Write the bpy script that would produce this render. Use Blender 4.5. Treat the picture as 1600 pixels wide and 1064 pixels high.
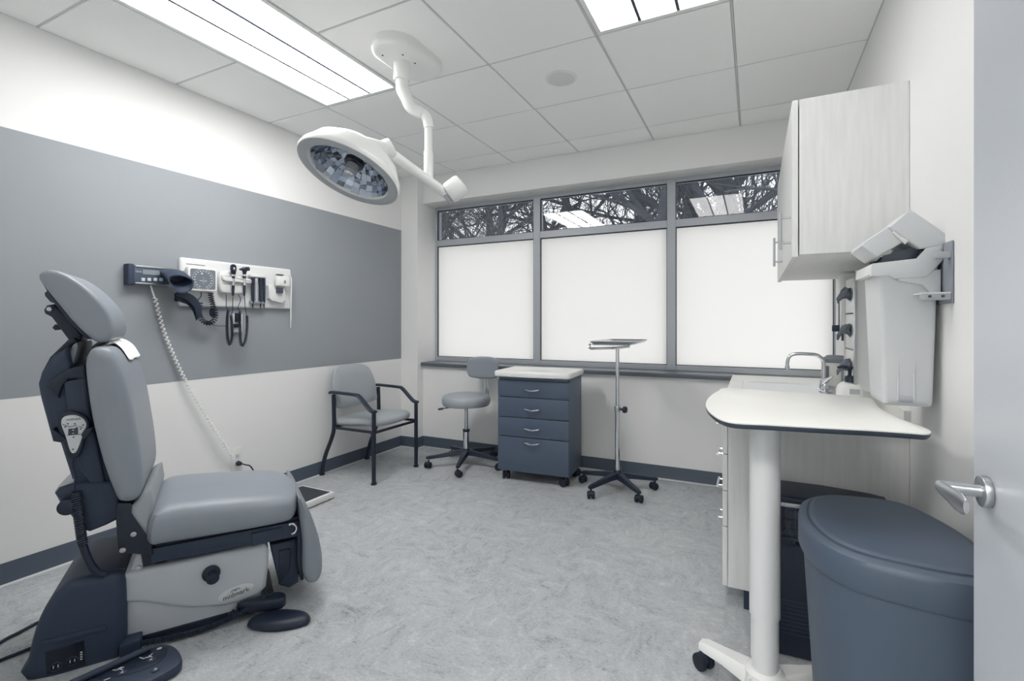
import bpy, bmesh, math, random
from mathutils import Vector, Matrix
PI = math.pi
scn = bpy.context.scene
for o in list(bpy.data.objects): bpy.data.objects.remove(o)
COL = scn.collection

# ------------------------------------------------------------------ camera
EYE, FPX, CX, CY, YAW = 1.2007, 751.7, 820.0, 503.5, math.radians(25.5)
cam_d = bpy.data.cameras.new('camera'); cam = bpy.data.objects.new('camera', cam_d); COL.objects.link(cam)
cam.location = (0, 0, EYE); cam.rotation_euler = (PI/2, 0, YAW)
cam_d.sensor_width = 36; cam_d.lens = FPX/1600*36
cam_d.shift_x = (800-CX)/1600; cam_d.shift_y = (CY-532)/1600
cam_d.clip_start = .02; cam_d.clip_end = 200
scn.camera = cam
# ------------------------------------------------------------------ world, exposure
W = bpy.data.worlds.new('overcast_sky'); scn.world = W; W.use_nodes = True
W.node_tree.nodes['Background'].inputs[0].default_value = (.95, .97, 1, 1)
W.node_tree.nodes['Background'].inputs[1].default_value = 2.2
scn.view_settings.view_transform = 'Standard'; scn.view_settings.look = 'None'
scn.view_settings.exposure = 0.28; scn.view_settings.gamma = 1.0; scn.view_settings.use_curve_mapping = False
scn.cycles.use_denoising = True; scn.cycles.max_bounces = 20; scn.cycles.diffuse_bounces = 16
scn.cycles.transparent_max_bounces = 12; scn.cycles.sample_clamp_indirect = 20; scn.cycles.caustics_reflective = False; scn.cycles.caustics_refractive = False
PANE = .05             # emission added to the frosted panes, standing in for extra daylight
LIGHT = 11.0           # radiance of the ceiling troffers

# ------------------------------------------------------------------ survey: picture point + one known plane -> room point
FW = Vector((-math.sin(YAW), math.cos(YAW))); RT = Vector((math.cos(YAW), math.sin(YAW)))
def ray(px): return RT*((px-CX)/FPX) + FW
def at_z(px, py, z): d = FPX*(z-EYE)/(CY-py); w = ray(px)*d; return Vector((w.x, w.y, z))
def at_x(px, py, x): v = ray(px); d = x/v.x; return Vector((x, v.y*d, EYE+(CY-py)/FPX*d))
def at_y(px, py, y): v = ray(px); d = y/v.y; return Vector((v.x*d, y, EYE+(CY-py)/FPX*d))
def at_d(px, py, d): v = ray(px)*d; return Vector((v.x, v.y, EYE+(CY-py)/FPX*d))

# ------------------------------------------------------------------ materials
def lin(c):
    c /= 255.
    return c/12.92 if c <= .04045 else ((c+.055)/1.055)**2.4
def rgb(c): return (lin(c[0]), lin(c[1]), lin(c[2]), 1)
MATS = {}
def mat(name, c, rough=.5, metal=0., spec=.5, noise=0., nscale=40., bump=0., bscale=200., stretch=(1, 1, 1), coat=0., trans=0., detail=3):
    m = bpy.data.materials.new(name); m.use_nodes = True; MATS[name] = m
    nt = m.node_tree; N = nt.nodes; L = nt.links; b = N['Principled BSDF']
    b.inputs['Base Color'].default_value = rgb(c); b.inputs['Roughness'].default_value = rough
    b.inputs['Metallic'].default_value = metal; b.inputs['Specular IOR Level'].default_value = spec
    b.inputs['Coat Weight'].default_value = coat; b.inputs['Transmission Weight'].default_value = trans
    if noise or bump:
        tc = N.new('ShaderNodeTexCoord'); mp = N.new('ShaderNodeMapping'); mp.inputs['Scale'].default_value = stretch
        L.new(tc.outputs['Object'], mp.inputs[0])
    if noise:
        n = N.new('ShaderNodeTexNoise'); n.inputs['Scale'].default_value = nscale; n.inputs['Detail'].default_value = detail
        L.new(mp.outputs[0], n.inputs['Vector'])
        mx = N.new('ShaderNodeMix'); mx.data_type = 'RGBA'
        a = rgb(tuple(max(0, v*(1-noise)) for v in c)); d = rgb(tuple(min(255, v*(1+noise)) for v in c))
        mx.inputs['A'].default_value = a; mx.inputs['B'].default_value = d
        L.new(n.outputs['Fac'], mx.inputs['Factor']); L.new(mx.outputs['Result'], b.inputs['Base Color'])
    if bump:
        n = N.new('ShaderNodeTexNoise'); n.inputs['Scale'].default_value = bscale; n.inputs['Detail'].default_value = 4
        L.new(mp.outputs[0], n.inputs['Vector'])
        bp = N.new('ShaderNodeBump'); bp.inputs['Strength'].default_value = bump; bp.inputs['Distance'].default_value = .002
        L.new(n.outputs['Fac'], bp.inputs['Height']); L.new(bp.outputs[0], b.inputs['Normal'])
    return m
mat('wall_paint', (234, 234, 233), .7, spec=.2, noise=.01, nscale=2, bump=.1, bscale=350)
mat('band_paint', (150, 155, 160), .65, spec=.25, noise=.015, nscale=2, bump=.1, bscale=350)
mat('baseboard_vinyl', (80, 90, 104), .45, bump=.1, bscale=120)
mat('toe_sheen', (205, 207, 208), .5)
mat('tile_face', (244, 244, 243), .9, spec=.05, noise=.012, nscale=160, bump=.25, bscale=420)
mat('grid_metal', (200, 202, 204), .5)
mat('void', (73, 77, 84), .9)
mat('window_metal', (176, 181, 187), .4, metal=.1)
mat('gasket', (45, 51, 61), .6)
mat('sill_laminate', (96, 103, 111), .3, noise=.04, nscale=90)
mat('white_laminate', (226, 226, 222), .32, noise=.006, nscale=60)
mat('dark_edge', (57, 65, 76), .4)
mat('wood_laminate', (222, 223, 222), .5, noise=.05, nscale=9, stretch=(6, 6, .55), detail=6)
mat('steel', (197, 200, 203), .28, metal=1, noise=.03, nscale=60, stretch=(1, 1, 8))
mat('chrome', (222, 225, 228), .12, metal=1)
mat('brushed', (189, 192, 196), .33, metal=1)
mat('black_plastic', (27, 38, 56), .45, bump=.15, bscale=300)
mat('black_gloss', (19, 28, 42), .2)
mat('black_metal', (34, 43, 57), .35, metal=.2)
mat('rubber', (25, 34, 46), .7)
mat('soft_dark', (46, 58, 78), .55, bump=.2, bscale=260)
mat('vinyl', (138, 145, 153), .42, noise=.02, nscale=8, bump=.12, bscale=240)
mat('vinyl_light', (156, 162, 167), .4, noise=.02, nscale=8, bump=.1, bscale=240)
mat('cover_plastic', (192, 197, 203), .38, bump=.06, bscale=300)
mat('badge', (205, 208, 210), .35)
mat('ink', (64, 71, 83), .6)
mat('cart_paint', (74, 87, 106), .38, bump=.08, bscale=320)
mat('lamp_white', (232, 233, 231), .28, coat=.3)
mat('lamp_grey', (171, 175, 179), .35)
mat('mirror', (168, 178, 192), .06, metal=1, bump=.3, bscale=40)
mat('plastic_white', (226, 227, 225), .35)
mat('plastic_cream', (214, 216, 216), .42)
mat('frosty', (204, 207, 209), .38, spec=.5, noise=.015, nscale=14)
mat('liner_dark', (67, 75, 86), .4, noise=.1, nscale=30)
mat('glove', (93, 100, 110), .6, noise=.3, nscale=70)
mat('paper', (236, 236, 232), .8)
mat('print_grey', (140, 147, 155), .6)
mat('bin_plastic', (70, 82, 98), .5, bump=.12, bscale=220)
mat('door_paint', (188, 193, 199), .34, bump=.12, bscale=90)
mat('dial', (112, 119, 127), .4)
mat('lcd', (139, 147, 151), .25)
mat('bark', (62, 67, 75), .9, noise=.3, nscale=12, bump=.5, bscale=30)
mat('earth', (177, 180, 183), 1, noise=.2, nscale=2)
mat('mat_black', (49, 56, 65), .75, bump=.4, bscale=240)

def emit(name, c, s):
    m = bpy.data.materials.new(name); m.use_nodes = True; b = m.node_tree.nodes['Principled BSDF']; MATS[name] = m
    b.inputs['Base Color'].default_value = rgb((235, 235, 232)); b.inputs['Roughness'].default_value = .6
    b.inputs['Emission Color'].default_value = (*c, 1); b.inputs['Emission Strength'].default_value = s
for k_, f_ in (('a', 1.22), ('b', .5), ('c', 2.7)): emit('light_side_'+k_, (1, .978, .962), LIGHT*f_); emit('light_mid_'+k_, (1, .978, .962), LIGHT*f_*1.2)

def frosted():
    m = bpy.data.materials.new('frosted_film'); m.use_nodes = True; MATS['frosted'] = m
    nt = m.node_tree; N = nt.nodes; N.remove(N['Principled BSDF']); out = N['Material Output']
    t = N.new('ShaderNodeBsdfTranslucent'); t.inputs[0].default_value = (.93, .912, .885, 1)
    d = N.new('ShaderNodeBsdfDiffuse'); d.inputs[0].default_value = (.85, .85, .83, 1)
    mx = N.new('ShaderNodeMixShader'); mx.inputs[0].default_value = .12
    nt.links.new(t.outputs[0], mx.inputs[1]); nt.links.new(d.outputs[0], mx.inputs[2])
    e = N.new('ShaderNodeEmission'); e.inputs[0].default_value = (1, .995, .965, 1); e.inputs[1].default_value = PANE
    ad = N.new('ShaderNodeAddShader'); nt.links.new(mx.outputs[0], ad.inputs[0]); nt.links.new(e.outputs[0], ad.inputs[1]); nt.links.new(ad.outputs[0], out.inputs[0])
def clear_glass():
    m = bpy.data.materials.new('clear_glass'); m.use_nodes = True; MATS['glass'] = m
    nt = m.node_tree; N = nt.nodes; N.remove(N['Principled BSDF']); out = N['Material Output']
    t = N.new('ShaderNodeBsdfTransparent'); t.inputs[0].default_value = (.85, .86, .87, 1)
    g = N.new('ShaderNodeBsdfGlossy'); g.inputs['Roughness'].default_value = .02
    f = N.new('ShaderNodeFresnel'); f.inputs[0].default_value = 1.6
    mx = N.new('ShaderNodeMixShader')
    nt.links.new(f.outputs[0], mx.inputs[0]); nt.links.new(t.outputs[0], mx.inputs[1]); nt.links.new(g.outputs[0], mx.inputs[2]); nt.links.new(mx.outputs[0], out.inputs[0])
frosted(); clear_glass()

def floor_mat():
    m = bpy.data.materials.new('marbled_floor'); m.use_nodes = True; MATS['floor'] = m
    nt = m.node_tree; N = nt.nodes; L = nt.links; b = N['Principled BSDF']
    tc = N.new('ShaderNodeTexCoord')
    def noise(rot, sc, scale, det, off):
        mp = N.new('ShaderNodeMapping'); mp.inputs['Rotation'].default_value = (0, 0, rot); mp.inputs['Scale'].default_value = sc; mp.inputs['Location'].default_value = (off, off, 0)
        mp.vector_type = 'TEXTURE' if False else 'POINT'
        L.new(tc.outputs['Object'], mp.inputs[0])
        n = N.new('ShaderNodeTexNoise'); n.inputs['Scale'].default_value = scale; n.inputs['Detail'].default_value = det; n.inputs['Roughness'].default_value = .68; n.inputs['Distortion'].default_value = .9
        L.new(mp.outputs[0], n.inputs['Vector']); return n.outputs['Fac']
    def mixf(f, a, c):
        mx = N.new('ShaderNodeMix'); mx.data_type = 'FLOAT'
        if isinstance(f, float): mx.inputs[0].default_value = f
        else: L.new(f, mx.inputs[0])
        L.new(a, mx.inputs[2]); L.new(c, mx.inputs[3]); return mx.outputs[0]
    ck = N.new('ShaderNodeTexChecker'); ck.inputs['Scale'].default_value = 1/.333
    mp = N.new('ShaderNodeMapping'); mp.inputs['Location'].default_value = (.11, .05, .5); L.new(tc.outputs['Object'], mp.inputs[0]); L.new(mp.outputs[0], ck.inputs['Vector'])
    a = noise(.5, (1, 2.1, 1), 9, 9, 0); c = noise(.5, (2.1, 1, 1), 9, 9, 3)
    st = mixf(ck.outputs['Fac'], a, c)
    fine = noise(.6, (1, 1.8, 1), 75, 5, 5)
    big = noise(0, (1, 1, 1), 2.2, 2, 9)
    s2 = mixf(.5, st, fine); s3 = mixf(.12, s2, big)
    cr = N.new('ShaderNodeValToRGB'); L.new(s3, cr.inputs[0])
    e = cr.color_ramp.elements; e[0].position = .35; e[0].color = rgb((120, 126, 133)); e[1].position = .65; e[1].color = rgb((208, 209, 208))
    k = e.new(.46); k.color = rgb((171, 175, 178)); k = e.new(.55); k.color = rgb((184, 188, 190))
    L.new(cr.outputs[0], b.inputs['Base Color']); b.inputs['Roughness'].default_value = .42; b.inputs['Specular IOR Level'].default_value = .35
    bp = N.new('ShaderNodeBump'); bp.inputs['Strength'].default_value = .06; bp.inputs['Distance'].default_value = .002; L.new(fine, bp.inputs['Height']); L.new(bp.outputs[0], b.inputs['Normal'])
floor_mat()

# ------------------------------------------------------------------ mesh helpers
I4 = Matrix.Identity(4)
class MB:
    def __init__(s): s.bm = bmesh.new()
    def box(s, a, b, bev=0., seg=2, M=I4):
        c = [(a[i]+b[i])/2 for i in range(3)]; d = [abs(b[i]-a[i]) for i in range(3)]
        t = bmesh.new(); bmesh.ops.create_cube(t, size=1, matrix=Matrix.Translation(c) @ Matrix.Diagonal((*d, 1)))
        if bev: bmesh.ops.bevel(t, geom=t.edges[:]+t.verts[:], offset=min(bev, min(d)*.49), segments=seg, profile=.5, affect='EDGES')
        return s._add(t, M)
    def _add(s, t, M=I4):
        t.transform(M); me = bpy.data.meshes.new('tmp'); t.to_mesh(me); t.free(); s.bm.from_mesh(me); bpy.data.meshes.remove(me); return s
    def slab(s, outline, prof, M=I4, warp=None):
        """closed outline (x,y) offset inwards by each profile inset at each z"""
        n = len(outline); P = [Vector(p).to_2d() for p in outline]
        ar = sum(P[i].x*P[(i+1) % n].y-P[(i+1) % n].x*P[i].y for i in range(n))
        if ar < 0: P.reverse()
        nr = []
        for i in range(n):
            e1 = (P[i]-P[i-1]); e2 = (P[(i+1) % n]-P[i])
            n1 = Vector((-e1.y, e1.x)); n2 = Vector((-e2.y, e2.x))
            if n1.length > 1e-9: n1.normalize()
            if n2.length > 1e-9: n2.normalize()
            k = n1+n2
            if k.length < 1e-6: k = n1.copy()
            k.normalize(); k /= max(.5, k.dot(n1)); nr.append(k)
        lim = [1e9]*n                       # local half thickness, so that insets never cross
        if max(i for i, _ in prof) > 0:
            for i in range(n):
                p, k = P[i], nr[i]
                for j in range(n):
                    if j == i or (j+1) % n == i: continue
                    a, b = P[j], P[(j+1) % n]; e = b-a; den = k.x*e.y-k.y*e.x
                    if abs(den) < 1e-12: continue
                    w = a-p; t_ = (w.x*e.y-w.y*e.x)/den; u_ = (w.x*k.y-w.y*k.x)/den
                    if t_ > 1e-6 and -1e-6 <= u_ <= 1+1e-6: lim[i] = min(lim[i], t_*.44)
            for _ in range(12): lim = [min(lim[i], (lim[i-1]+lim[i]*2+lim[(i+1) % n])/4) for i in range(n)]
        t = bmesh.new(); flat = []
        for ins, z in prof:
            r = [p+k*min(ins, li) for p, k, li in zip(P, nr, lim)]
            if ins > .012 and n > 20:       # keep strongly inset rings free of folds
                for _ in range(int(ins/.006)): r = [(r[i-1]+r[i]*2+r[(i+1) % n])/4 for i in range(n)]
            flat.append((r, z))
        if warp:                            # domed caps need inner rings
            for e in (0, -1):
                base, z = flat[e]; c = sum(base, Vector((0, 0)))/n
                for k_ in (.72, .45, .2): flat.insert(0 if e == 0 else len(flat), ([c+(q-c)*k_ for q in base], z))
        rings = []
        for r, z in flat:
            V3 = [Vector((q.x, q.y, z)) for q in r]
            rings.append([t.verts.new(Vector(warp(v)) if warp else v) for v in V3])
        for a, b in zip(rings, rings[1:]):
            for i in range(n): t.faces.new((a[i], a[(i+1) % n], b[(i+1) % n], b[i]))
        ends = [rings[0], rings[-1]]
        t.faces.new(ends[0][::-1]); t.faces.new(ends[1])
        bmesh.ops.recalc_face_normals(t, faces=t.faces[:])
        return s._add(t, M)
    def loft(s, rings, cap=True, M=I4, closed=True):
        t = bmesh.new(); R = [[t.verts.new(p) for p in r] for r in rings]; n = len(rings[0])
        for a, b in zip(R, R[1:]):
            for i in range(n if closed else n-1): t.faces.new((a[i], a[(i+1) % n], b[(i+1) % n], b[i]))
        if cap: t.faces.new(R[0][::-1]); t.faces.new(R[-1])
        bmesh.ops.recalc_face_normals(t, faces=t.faces[:])
        return s._add(t, M)
    def tube(s, pts, r, n=10, cap=True, M=I4):
        pts = [Vector(p) for p in pts]
        q = [pts[0]]
        for p in pts[1:]:
            if (p-q[-1]).length > 1e-6: q.append(p)
        pts = q; rs = r if isinstance(r, (list, tuple)) else [r]*len(pts)
        if len(rs) != len(pts): rs = [rs[min(len(rs)-1, int(i*len(rs)/len(pts)))] for i in range(len(pts))]
        T = [(pts[min(i+1, len(pts)-1)]-pts[max(i-1, 0)]).normalized() for i in range(len(pts))]
        u = T[0].orthogonal().normalized(); rings = []
        for i, p in enumerate(pts):
            u = (u-T[i]*u.dot(T[i]))
            if u.length < 1e-6: u = T[i].orthogonal()
            u.normalize(); w = T[i].cross(u)
            rings.append([p+(u*math.cos(2*PI*k/n)+w*math.sin(2*PI*k/n))*rs[i] for k in range(n)])
        return s.loft(rings, cap, M)
    def cyl(s, a, b, r, n=20, r2=None, bev=0.):
        a = Vector(a); b = Vector(b)
        if bev:
            d = (b-a).normalized(); k = r2 if r2 is not None else r
            return s.tube([a, a+d*bev*.3, a+d*bev, b-d*bev, b-d*bev*.3, b], [r-bev, r-bev*.3, r, k, k-bev*.3, k-bev], n)
        return s.tube([a, b], [r, r2 if r2 is not None else r], n)
    def lathe(s, prof, n=28, M=I4, cap=True):
        """(radius, z) profile round z"""
        return s.loft([[(r*math.cos(2*PI*k/n), r*math.sin(2*PI*k/n), z) for k in range(n)] for r, z in prof], cap, M)
    def ball(s, c, r, M=I4, sc=(1, 1, 1)):
        t = bmesh.new(); bmesh.ops.create_uvsphere(t, u_segments=16, v_segments=10, radius=1, matrix=Matrix.Translation(c) @ Matrix.Diagonal((r*sc[0], r*sc[1], r*sc[2], 1))); return s._add(t, M)
    def build(s, name, m, parent=None, smooth=True, ang=38):
        me = bpy.data.meshes.new(name); s.bm.to_mesh(me); s.bm.free(); me.materials.append(MATS[m])
        if smooth:
            for p in me.polygons: p.use_smooth = True
            me.set_sharp_from_angle(angle=math.radians(ang))
        o = bpy.data.objects.new(name, me); COL.objects.link(o)
        if parent: o.parent = parent
        return o
def tag(o, label, cat, group=None):
    o['label'] = label; o['category'] = cat
    if group: o['group'] = group
    return o
def thing(name, label, cat, loc=(0, 0, 0), rz=0., group=None):
    o = bpy.data.objects.new(name, None); o.empty_display_size = .05; COL.objects.link(o)
    o.location = loc; o.rotation_euler = (0, 0, rz); return tag(o, label, cat, group)
def struct(o): o['kind'] = 'structure'; return o
def link_copy(o, parent=None, loc=None):
    c = o.copy(); COL.objects.link(c)
    if parent: c.parent = parent
    if loc is not None: c.location = loc
    return c
def smooth_closed(P, n=4):
    P = [Vector(p) for p in P]; m = len(P); out = []
    for i in range(m):
        a, b, c, d = P[i-1], P[i], P[(i+1) % m], P[(i+2) % m]
        for k in range(n):
            t = k/n; out.append(.5*((2*b)+(c-a)*t+(2*a-5*b+4*c-d)*t*t+(3*b-a-3*c+d)*t**3))
    return out
def smooth_open(P, n=6):
    P = [Vector(p) for p in P]; Q = [2*P[0]-P[1]]+P+[2*P[-1]-P[-2]]; out = []
    for i in range(1, len(Q)-2):
        a, b, c, d = Q[i-1], Q[i], Q[i+1], Q[i+2]
        for k in range(n):
            t = k/n; out.append(.5*((2*b)+(c-a)*t+(2*a-5*b+4*c-d)*t*t+(3*b-a-3*c+d)*t**3))
    out.append(P[-1]); return out
def rrect(x0, y0, x1, y1, r, n=5):
    out = []
    for cx, cy, a in ((x1-r, y1-r, 0), (x0+r, y1-r, PI/2), (x0+r, y0+r, PI), (x1-r, y0+r, 3*PI/2)):
        for k in range(n+1): t = a+PI/2*k/n; out.append((cx+r*math.cos(t), cy+r*math.sin(t)))
    return out
def ellipse(cx, cy, a, b, n=36): return [(cx+a*math.cos(2*PI*k/n), cy+b*math.sin(2*PI*k/n)) for k in range(n)]
def rprof(z0, z1, r, n=5, r2=None):
    r2 = r if r2 is None else r2
    return [(r*(1-math.sin(PI/2*k/n)), z0+r*(1-math.cos(PI/2*k/n))) for k in range(n+1)] + [(r2*(1-math.cos(PI/2*k/n)), z1-r2+r2*math.sin(PI/2*k/n)) for k in range(n+1)]
def coil(path, R, turns, n=10):
    """helix points round a path"""
    path = [Vector(p) for p in path]; L = [0]
    for a, b in zip(path, path[1:]): L.append(L[-1]+(b-a).length)
    out = []; N = int(turns*n); u = (path[1]-path[0]).orthogonal().normalized(); j = 0
    for i in range(N+1):
        s = L[-1]*i/N
        while j < len(path)-2 and L[j+1] < s: j += 1
        t = (s-L[j])/max(1e-9, L[j+1]-L[j]); p = path[j].lerp(path[j+1], t); d = (path[j+1]-path[j]).normalized()
        u = (u-d*u.dot(d)).normalized(); w = d.cross(u); a = 2*PI*turns*i/N
        out.append(p+(u*math.cos(a)+w*math.sin(a))*R)
    return out
def text(body, size, M, m, name, parent, depth=.0006, align='CENTER'):
    cu = bpy.data.curves.new('txt', 'FONT'); cu.body = body; cu.size = size; cu.extrude = depth; cu.align_x = align; cu.align_y = 'CENTER'; cu.resolution_u = 3
    t = bpy.data.objects.new('txt', cu); COL.objects.link(t); bpy.context.view_layer.update()
    me = bpy.data.meshes.new_from_object(t.evaluated_get(bpy.context.evaluated_depsgraph_get())); bpy.data.objects.remove(t); bpy.data.curves.remove(cu)
    me.transform(M); me.materials.clear(); me.materials.append(MATS[m]); o = bpy.data.objects.new(name, me); COL.objects.link(o); o.parent = parent; return o
def frame(x, y, z, o=(0, 0, 0)):
    """matrix whose local axes are the given world axes"""
    x, y, z = Vector(x), Vector(y), Vector(z)
    return Matrix(((x.x, y.x, z.x, o[0]), (x.y, y.y, z.y, o[1]), (x.z, y.z, z.z, o[2]), (0, 0, 0, 1)))

# ================================================================== the room
XL, XR, YF, YB, CE = -3.096, .515, 3.79, .10, 2.608
YC, YWIN, XC = 3.70, 3.985, -2.90          # corner pier face, window plane, pier side
SILL, HEAD = .815, 2.352
DX0, DX1, DH = -.60, .405, 2.10            # doorway in the back wall
HB = -1.70                                 # far wall of the corridor behind the camera
struct(MB().box((XL-.1, HB-.1, -.1), (2.2, YF+.3, 0)).build('floor', 'floor', smooth=False))
w = struct(MB().box((XL-.12, YB-.1, 0), (XL, YF+.3, CE+.1)).build('wall_left', 'wall_paint', smooth=False))
MB().box((XL-.002, YB, .849), (XL+.0012, YC, 2.0925)).build('painted_band', 'band_paint', w, smooth=False)
mb = MB(); mb.box((XL, YC, 0), (XC, YF+.3, CE+.1)).box((XC, YF, 0), (XR, YF+.3, SILL-.035)).box((XC, YF, HEAD), (XR, YF+.3, CE+.1))
struct(mb.build('wall_front', 'wall_paint', smooth=False))
struct(MB().box((XR, YB-.1, 0), (XR+.12, YF+.3, CE+.1)).build('wall_right', 'wall_paint', smooth=False))
mb = MB(); mb.box((XL, YB-.12, 0), (DX0, YB, CE+.1)).box((DX1, YB-.12, 0), (XR, YB, CE+.1)).box((DX0, YB-.12, DH), (DX1, YB, CE+.1))
struct(mb.build('wall_back', 'wall_paint', smooth=False))
mb = MB(); mb.box((XL, HB-.1, 0), (2.2, HB, CE+.1)).box((XL-.1, HB, 0), (XL, YB-.12, CE+.1)).box((2.1, HB, 0), (2.2, YB-.12, CE+.1)).box((XR+.1, YB-.12, 0), (2.1, YB, CE+.1))
struct(mb.build('wall_corridor', 'wall_paint', smooth=False))
mb = MB()
for x in (DX0, DX1): mb.box((x-.05 if x < 0 else x, YB-.135, 0), (x if x < 0 else x+.05, YB+.012, DH+.05), .004)
mb.box((DX0-.05, YB-.135, DH), (DX1+.05, YB+.012, DH+.05), .004)
struct(mb.build('trim_1', 'grid_metal'))
# baseboards with a small cove toe
def base_profile(y0, y1):
    p = [(0, 0), (.012, 0), (.009, .006), (.006, .018), (.0055, .092), (.004, .1), (0, .1)]
    return p
def baseboard(name, a, b, inward):
    a = Vector((*a, 0)); b = Vector((*b, 0)); d = (b-a); L = d.length; d.normalize()
    o = MB().slab(base_profile(0, 0), [(0, 0), (0, L)], frame(Vector((*inward, 0)), (0, 0, 1), d, a)).build(name, 'baseboard_vinyl'); struct(o)
    MB().slab([(.009, 0), (.021, 0), (.019, .0035), (.009, .006)], [(0, .001), (0, L-.001)], frame(Vector((*inward, 0)), (0, 0, 1), d, a)).build('toe_sheen_line', 'toe_sheen', o, smooth=False)  # pale strip paints in the reflection along the cove toe
baseboard('baseboard_left', (XL, YB), (XL, YC), (1, 0))
baseboard('baseboard_corner', (XL, YC), (XC, YC), (0, -1))
baseboard('baseboard_pier', (XC, YC), (XC, YF), (1, 0))
baseboard('baseboard_front', (XC, YF), (-.08, YF), (0, -1))
baseboard('baseboard_right', (XR, 2.19), (XR, YB), (-1, 0))

# ceiling: slab, grid of tees, single tiles
ceil = struct(MB().box((XL-.1, HB-.1, CE+.03), (2.2, YF+.3, CE+.1)).build('ceiling', 'void', smooth=False))
GX = [XL, -2.531, -1.921, -1.311, -.701, -.091, XR]
GY = [YB, .461, 1.071, 1.681, 2.291, 2.901, 3.511, YF]
for x in GX[1:-1]: MB().box((x-.0042, YB, CE+.004), (x+.0042, YF, CE+.026)).build('grid_bar', 'grid_metal', ceil, smooth=False)
for y in GY[1:-1]:
    for x0, x1 in ([(XL, XR)] if abs(y-1.681) > .1 else [(XL, -2.531), (-1.921, -.701), (-.091, XR)]):
        MB().box((x0, y-.0042, CE+.0042), (x1, y+.0042, CE+.026)).build('grid_bar', 'grid_metal', ceil, smooth=False)
for a, b in (((XL, YB, 0), (XL+.018, YF, 0)), ((XR-.018, YB, 0), (XR, YF, 0)), ((XL, YB, 0), (XR, YB+.018, 0)), ((XL, YF-.018, 0), (XR, YF, 0))):
    MB().box((a[0], a[1], CE+.003), (b[0], b[1], CE+.02)).build('wall_angle', 'grid_metal', ceil, smooth=False)
LIGHTS = {(1, 2), (1, 3), (4, 2), (4, 3)}
cache = {}
for i in range(6):
    for j in range(7):
        if (i, j) in LIGHTS: continue
        g = .0062; sx = round(GX[i+1]-GX[i]-2*g, 3); sy = round(GY[j+1]-GY[j]-2*g, 3)
        c = ((GX[i]+GX[i+1])/2, (GY[j]+GY[j+1])/2, CE)
        if (sx, sy) in cache: link_copy(cache[(sx, sy)], ceil, c)
        else:
            o = MB().box((-sx/2, -sy/2, 0), (sx/2, sy/2, .03), .003, 1).build('ceiling_tile', 'tile_face', ceil, smooth=False); o.location = c; cache[(sx, sy)] = o
mb = MB(); mb.box((XL, HB, CE+.0292), (2.1, YB-.12, CE+.031))
mb.build('corridor_panel', 'tile_face', ceil, smooth=False)

def troffer(x0, y0, x1, y1, label, key):
    t = thing('ceiling_light', label, 'ceiling light', ((x0+x1)/2, (y0+y1)/2, CE), 0, 'recessed ceiling light troffers')
    a = (x1-x0)/2-.008; b = (y1-y0)/2-.008
    mb = MB(); e = .022
    mb.box((-a, -b, 0), (-a+e, b, .03)).box((a-e, -b, 0), (a, b, .03)).box((-a+e, -b, 0), (a-e, -b+e, .03)).box((-a+e, b-e, 0), (a-e, b, .03))
    mb.build('frame', 'plastic_white', t, smooth=False)
    MB().box((-a, -b, .026), (a, b, .029)).build('housing', 'plastic_white', t, smooth=False)
    k = .085
    for u0, u1, nm, m, z0, z1 in ((-a+e, -k-.003, 'side_diffuser', 'light_side_'+key, .012, .007), (k+.003, a-e, 'side_diffuser', 'light_side_'+key, .007, .012), (-k, k, 'centre_diffuser', 'light_mid_'+key, .004, .004)):
        MB().slab([(u0, z0), (u1, z1), (u1, .02), (u0, .02)], [(0, -b+e), (0, b-e)], frame((1, 0, 0), (0, 0, 1), (0, 1, 0))).build(nm, m, t, smooth=False)
    for u in (-k-.0015, k+.0015): MB().box((u-.007, -b+e, .0015), (u+.007, b-e, .016)).build('divider', 'ink', t, smooth=False)
    return t
troffer(-2.531, 1.071, -1.921, 2.291, 'long recessed ceiling light above the exam chair beside the lamp mount', 'a')
troffer(-.701, 1.071, -.091, 2.291, 'recessed ceiling light near the top edge towards the wall cabinet', 'b')
troffer(-1.0, -1.2, .2, -.59, 'unseen recessed ceiling light added in the corridor as front fill', 'c')  # out of view, added to brighten near surfaces from behind the camera

# window: frame bars, frosted lower panes, clear upper panes
win = struct(MB().box((XC, YWIN+.04, SILL-.03), (XR, YWIN+.07, SILL)).build('window_1', 'window_metal', smooth=False))
F0, F1 = YWIN, YWIN+.07
MU = [(-2.90, -2.878), (-1.815, -1.748), (-.634, -.567), (.506, .515)]
for a, b in MU: MB().box((a, F0, SILL), (b, F1, HEAD), .003, 1).build('mullion', 'window_metal', win, smooth=False)
for (a, b), (c, d) in zip(MU, MU[1:]):
    MB().box((b, F0, SILL), (c, F1, .857), .002, 1).build('bottom_rail', 'window_metal', win, smooth=False)
    MB().box((b, F0, 1.962), (c, F1, 2.022), .002, 1).build('transom', 'window_metal', win, smooth=False)
    MB().box((b, F0, 2.318), (c, F1, HEAD), .002, 1).build('top_rail', 'window_metal', win, smooth=False)
    MB().box((b, F0+.022, .857), (c, F0+.028, 1.962)).build('frosted_pane', 'frosted', win, smooth=False)
    MB().box((b, F0+.022, 2.022), (c, F0+.028, 2.318)).build('clear_pane', 'glass', win, smooth=False)
    for z0, z1, nm in ((.857, 1.962, 'gasket'), (2.022, 2.318, 'gasket')):
        g = .005; mb = MB(); y0, y1 = F0+.010, F0+.0215
        mb.box((b, y0, z0), (c, y1, z0+g)).box((b, y0, z1-g*1.6), (c, y1, z1)).box((b, y0, z0), (b+g, y1, z1)).box((c-g, y0, z0), (c, y1, z1)); mb.build(nm, 'gasket', win, smooth=False)
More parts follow.
